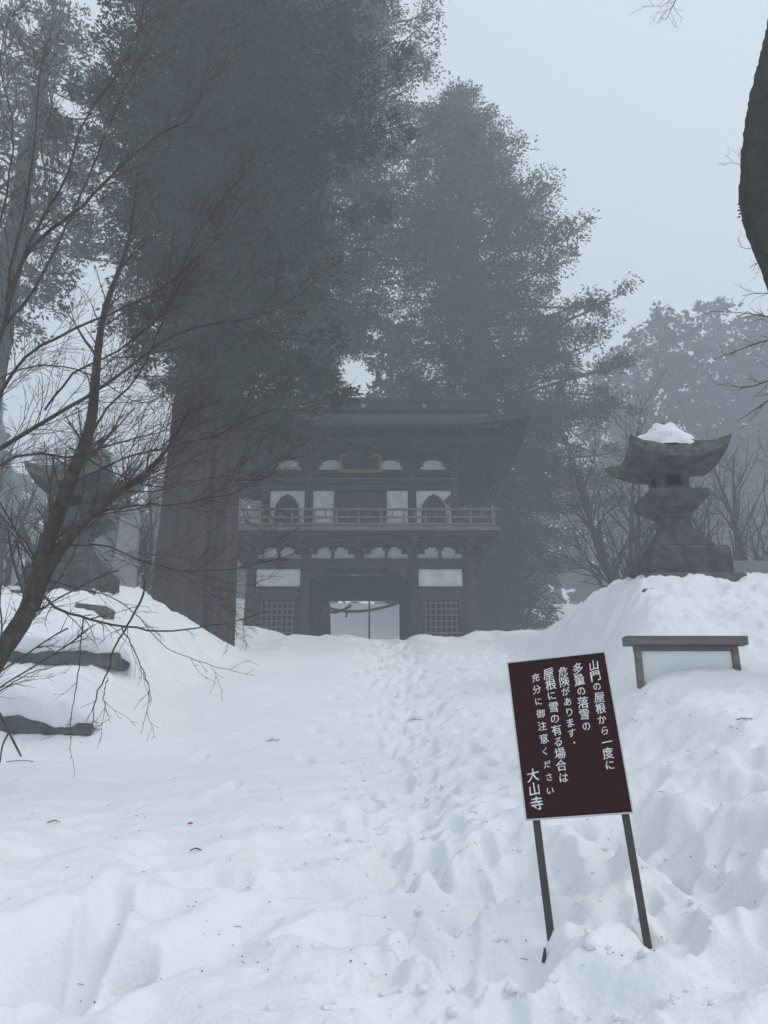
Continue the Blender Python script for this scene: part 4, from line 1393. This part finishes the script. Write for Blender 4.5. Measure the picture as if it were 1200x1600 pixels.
# the mossy trunk at the upper right
def mossy():
    base = Vector((4.95, 6.2, gz(4.95, 6.2) - .3))
    root = thing("mossy_tree", base, "thick mossy trunk curving along the upper right edge of the view", "tree")
    Y = 6.1
    ctr = [tuple(base)]
    for px, py, r in ((1296, 520, .26), (1243, 400, .25), (1209, 320, .25), (1207, 230, .23), (1216, 150, .22), (1236, 60, .2), (1252, -40, .2), (1270, -200, .18), (1290, -420, .15)):
        ctr.append(tuple(P(px, py, Y)))
    ctr = [np.array(c) - np.array(base) for c in ctr]
    V, F = trunk_mesh(ctr, [.40, .33, .31, .30, .275, .265, .255, .235, .22, .16], 9, sides=90, rings=260, groove=.045, lobes=.3)
    n = fbm(V[:, 0] * 11 + V[:, 1] * 8, V[:, 2] * 11, 5, .62)
    V = V + np.stack([n, n, 0 * n], 1) * .028
    link("trunk", np_mesh("trunk", V, F, M_mossbark, True), root)
    rng = np.random.RandomState(55)
    lo = np.array(base)
    # short shoots on the trunk, a bough reaching in at the top and two lower sprays
    seeds = [[(1195, 275, 6.0), (1150, 255, 5.9), (1128, 258, 5.9)], [(1200, 385, 6.0), (1165, 388, 5.9), (1152, 383, 5.9)], [(1200, 415, 6.0), (1180, 412, 5.9), (1172, 420, 5.9)],
             [(1180, -60, 5.8), (1100, -40, 5.7), (1060, -10, 5.6), (1040, 8, 5.6), (1005, 10, 5.6)], [(1060, -10, 5.6), (1050, 12, 5.6), (1040, 32, 5.6)],
             [(1290, 520, 6.2), (1220, 500, 6.2), (1170, 490, 6.2), (1110, 486, 6.2)], [(1290, 530, 6.2), (1210, 530, 6.2), (1160, 545, 6.2), (1115, 562, 6.2)],
             [(1290, 600, 6.2), (1220, 590, 6.2), (1170, 605, 6.2), (1120, 600, 6.2)], [(1290, 640, 6.2), (1220, 620, 6.2), (1180, 640, 6.2), (1150, 660, 6.2)],
             [(1290, 470, 6.2), (1240, 462, 6.2), (1190, 458, 6.2), (1160, 462, 6.2)]]
    A = np.array([resample([np.array(P(*p)) - lo for p in s], 10) for s in seeds])
    ra = np.array([np.linspace(.006, .002, 10) if k < 5 else np.linspace(.011, .0025, 10) for k in range(len(seeds))])
    b1_, q1 = spawn(A, ra, 9, (.08, .32), .7, .02, 6, rng, .2, .55, .12, .0019)
    b2_, q2 = spawn(b1_, q1, 9, (.04, .14), .7, .02, 5, rng, .2, .6, .14, .0017)
    v, f_ = join_vf([tubes(A, ra, 4), tubes(b1_, q1, 3), tubes(b2_, q2, 3)])
    tag(link("twigs", np_mesh("twigs", v, f_, M_twig), root), kind="stuff")
    # little fern growing from the bark
    fm = MB()
    for k in range(6):
        c = np.array(P(1160 - 2 * (k % 2), 313 + k * 5, 6.05)) - lo
        fm.add([c, c + np.array((-.045, 0, -.016)), c + np.array((-.020, .004, .010)), c + np.array((-.018, -.004, -.020))], [(0, 2, 1), (0, 1, 3)])
    fm.build("fern", M_leaf, root)
mossy()

# ------------------------------------------------------------------ litter on the snow
def litter():
    rng = np.random.RandomState(9)
    dg = bpy.context.evaluated_depsgraph_get()
    dg.update()
    gobj = bpy.data.objects["snow_ground"]
    def drop(x, y):
        ok, loc, nrm, _ = gobj.ray_cast(Vector((x, y, 60)), Vector((0, 0, -1)))
        return np.array(loc) if ok else np.array((x, y, gz(x, y)))
    segs, rad = [], []
    for k in range(230):
        px, py = rng.uniform(0, 1200), 1040 + 540 * rng.rand() ** 1.1
        p = ground_px(px, py) 
        c = drop(p.x, p.y) + np.array((0, 0, .006))
        a = rng.uniform(0, 6.28)
        l = rng.choice([.004, .007, .014, .03], p=[.45, .3, .17, .08]) * (.7 + .10 * p.y)
        d = np.array((math.cos(a), math.sin(a), .1)) * l
        m = c + d * .5 + np.array((0, 0, l * .05))
        segs.append([c, m, c + d])
        rad.append(np.full(3, .0012 + .0018 * rng.rand() * (l < .012)))
    v, f_ = tubes(np.array(segs), np.array(rad), 4)
    # broken crumbs of crust beside the steps
    bm = bmesh.new()
    bmesh.ops.create_icosphere(bm, subdivisions=1, radius=1)
    bv = np.array([v.co[:] for v in bm.verts]); bf = np.array([[v.index for v in f.verts] for f in bm.faces])
    bm.free()
    cv, cf, kk = [], [], 0
    for k in range(900):
        y = 2.9 + 9 * rng.rand() ** 1.8
        x = float(trail_x(y)) + rng.normal() * .42 if rng.rand() < .6 else rng.uniform(.2, 2.6)
        c = drop(x, y)
        sz = rng.choice([.005, .009, .016, .026], p=[.42, .36, .17, .05])
        q = bv * (.7 + .6 * rng.rand(len(bv), 1)) * sz * np.array([1.2, 1, .75])
        a = rng.uniform(0, 6.28)
        q = np.stack([q[:, 0] * math.cos(a) - q[:, 1] * math.sin(a), q[:, 0] * math.sin(a) + q[:, 1] * math.cos(a), q[:, 2]], 1)
        cv.append(q + c + np.array((0, 0, sz * .25))); cf.append(bf + kk); kk += len(bv)
    tag(link("snow_crumbs", np_mesh("snow_crumbs", np.concatenate(cv), np.concatenate(cf), M_snow, True)), "crumbs of broken snow crust scattered along the trodden trail", "snow", None, "stuff")
    tag(link("needle_litter", np_mesh("needle_litter", v, f_, M_litter)), "dark needles and twig bits scattered over the snow", "litter", None, "stuff")
    # one orange leaf
    p = ground_px(295, 1310); c = drop(p.x, p.y)
    q = [(0, 0, .004), (.012, .012, .012), (.03, .012, .014), (.042, 0, .006), (.03, -.010, .006), (.012, -.010, .006)]
    tag(MB().add(q, [(0, 1, 2, 3), (3, 4, 5, 0)]).build("fallen_leaf", M_orange, None, (c[0] - .02, c[1], c[2] + .003), rot=(R_(14), 0, .2)), "single small orange leaf lying on the open snow", "leaf")
    # small sprig, twig and a dark cone by the sign's left post
    def sprig(px, py, n, l, label, seed):
        r2 = np.random.RandomState(seed)
        p = ground_px(px, py); c = drop(p.x, p.y) + np.array((0, 0, .008))
        main = resample([c + np.array((-l / 2, 0, 0)), c + np.array((0, .01, .012)), c + np.array((l / 2, -.02, .004))], 8)[None]
        r = np.linspace(.0034, .002, 8)[None]
        b_, q_ = spawn(main, r, n / l, (l * .25, l * .6), .8, .1, 4, r2, .1, .8, .1, .0018)
        v, f_ = join_vf([tubes(main, r, 4), tubes(b_, q_, 3)])
        tag(link("fallen_twig", np_mesh("fallen_twig", v, f_, M_litter)), label, "twig", "twigs fallen on the snow")
    sprig(304, 1362, 6, .07, "tiny branched sprig lying below the orange leaf", 1)
    sprig(82, 1308, 2, .09, "thin straight twig on the smooth snow at the left", 2)
    sprig(650, 1108, 5, .16, "bent twig lying across the upper part of the trodden trail", 3)
    sprig(425, 1161, 3, .12, "short twig on the upper left slope left of the trail", 4)
    sprig(1170, 1175, 3, .10, "short dark twig on the snow bank right of the sign", 5)
    sprig(32, 1190, 1, .25, "thicker stick lying flat on the snow beside the forked broken stick", 6)
    p = ground_px(850, 1505); c = drop(p.x, p.y)
    cn = MB()
    for k in range(5):
        cn.cyl((0, 0, k * .011), (0, 0, k * .011 + .012), .011 - .0012 * k, .009 - .0012 * k, 8)
    tag(cn.build("cedar_cone", M_metal, None, (c[0], c[1], c[2] - .004), smooth=False, rot=(.2, .1, 0)), "small black cone stuck upright in the snow in front of the sign's left post", "cone")
litter()

# ------------------------------------------------------------------ the fog
hz = MB().box((0, 0, 16), (396, 396, 76)).mesh("haze", None) if False else None
me = bpy.data.meshes.new("haze")
bm = bmesh.new()
bmesh.ops.create_cube(bm, size=1)
zb, zt_ = -12.0, 54.0
for v in bm.verts:
    v.co = (v.co.x * 400, v.co.y * 400, zb if v.co.z < 0 else zt_)
bm.to_mesh(me)
bm.free()
M_haze = bpy.data.materials.new("haze")
M_haze.use_nodes = True
n_ = M_haze.node_tree.nodes
n_.clear()
o_ = n_.new("ShaderNodeOutputMaterial")
pv = n_.new("ShaderNodeVolumePrincipled")
pv.inputs["Color"].default_value = (.785, .83, .895, 1)
pv.inputs["Density"].default_value = HAZE_DENSITY
pv.inputs["Anisotropy"].default_value = 0.2
M_haze.node_tree.links.new(pv.outputs[0], o_.inputs["Volume"])
me.materials.append(M_haze)
tag(link("haze", me), "thin grey mountain fog filling the whole place", "fog", None, "stuff")
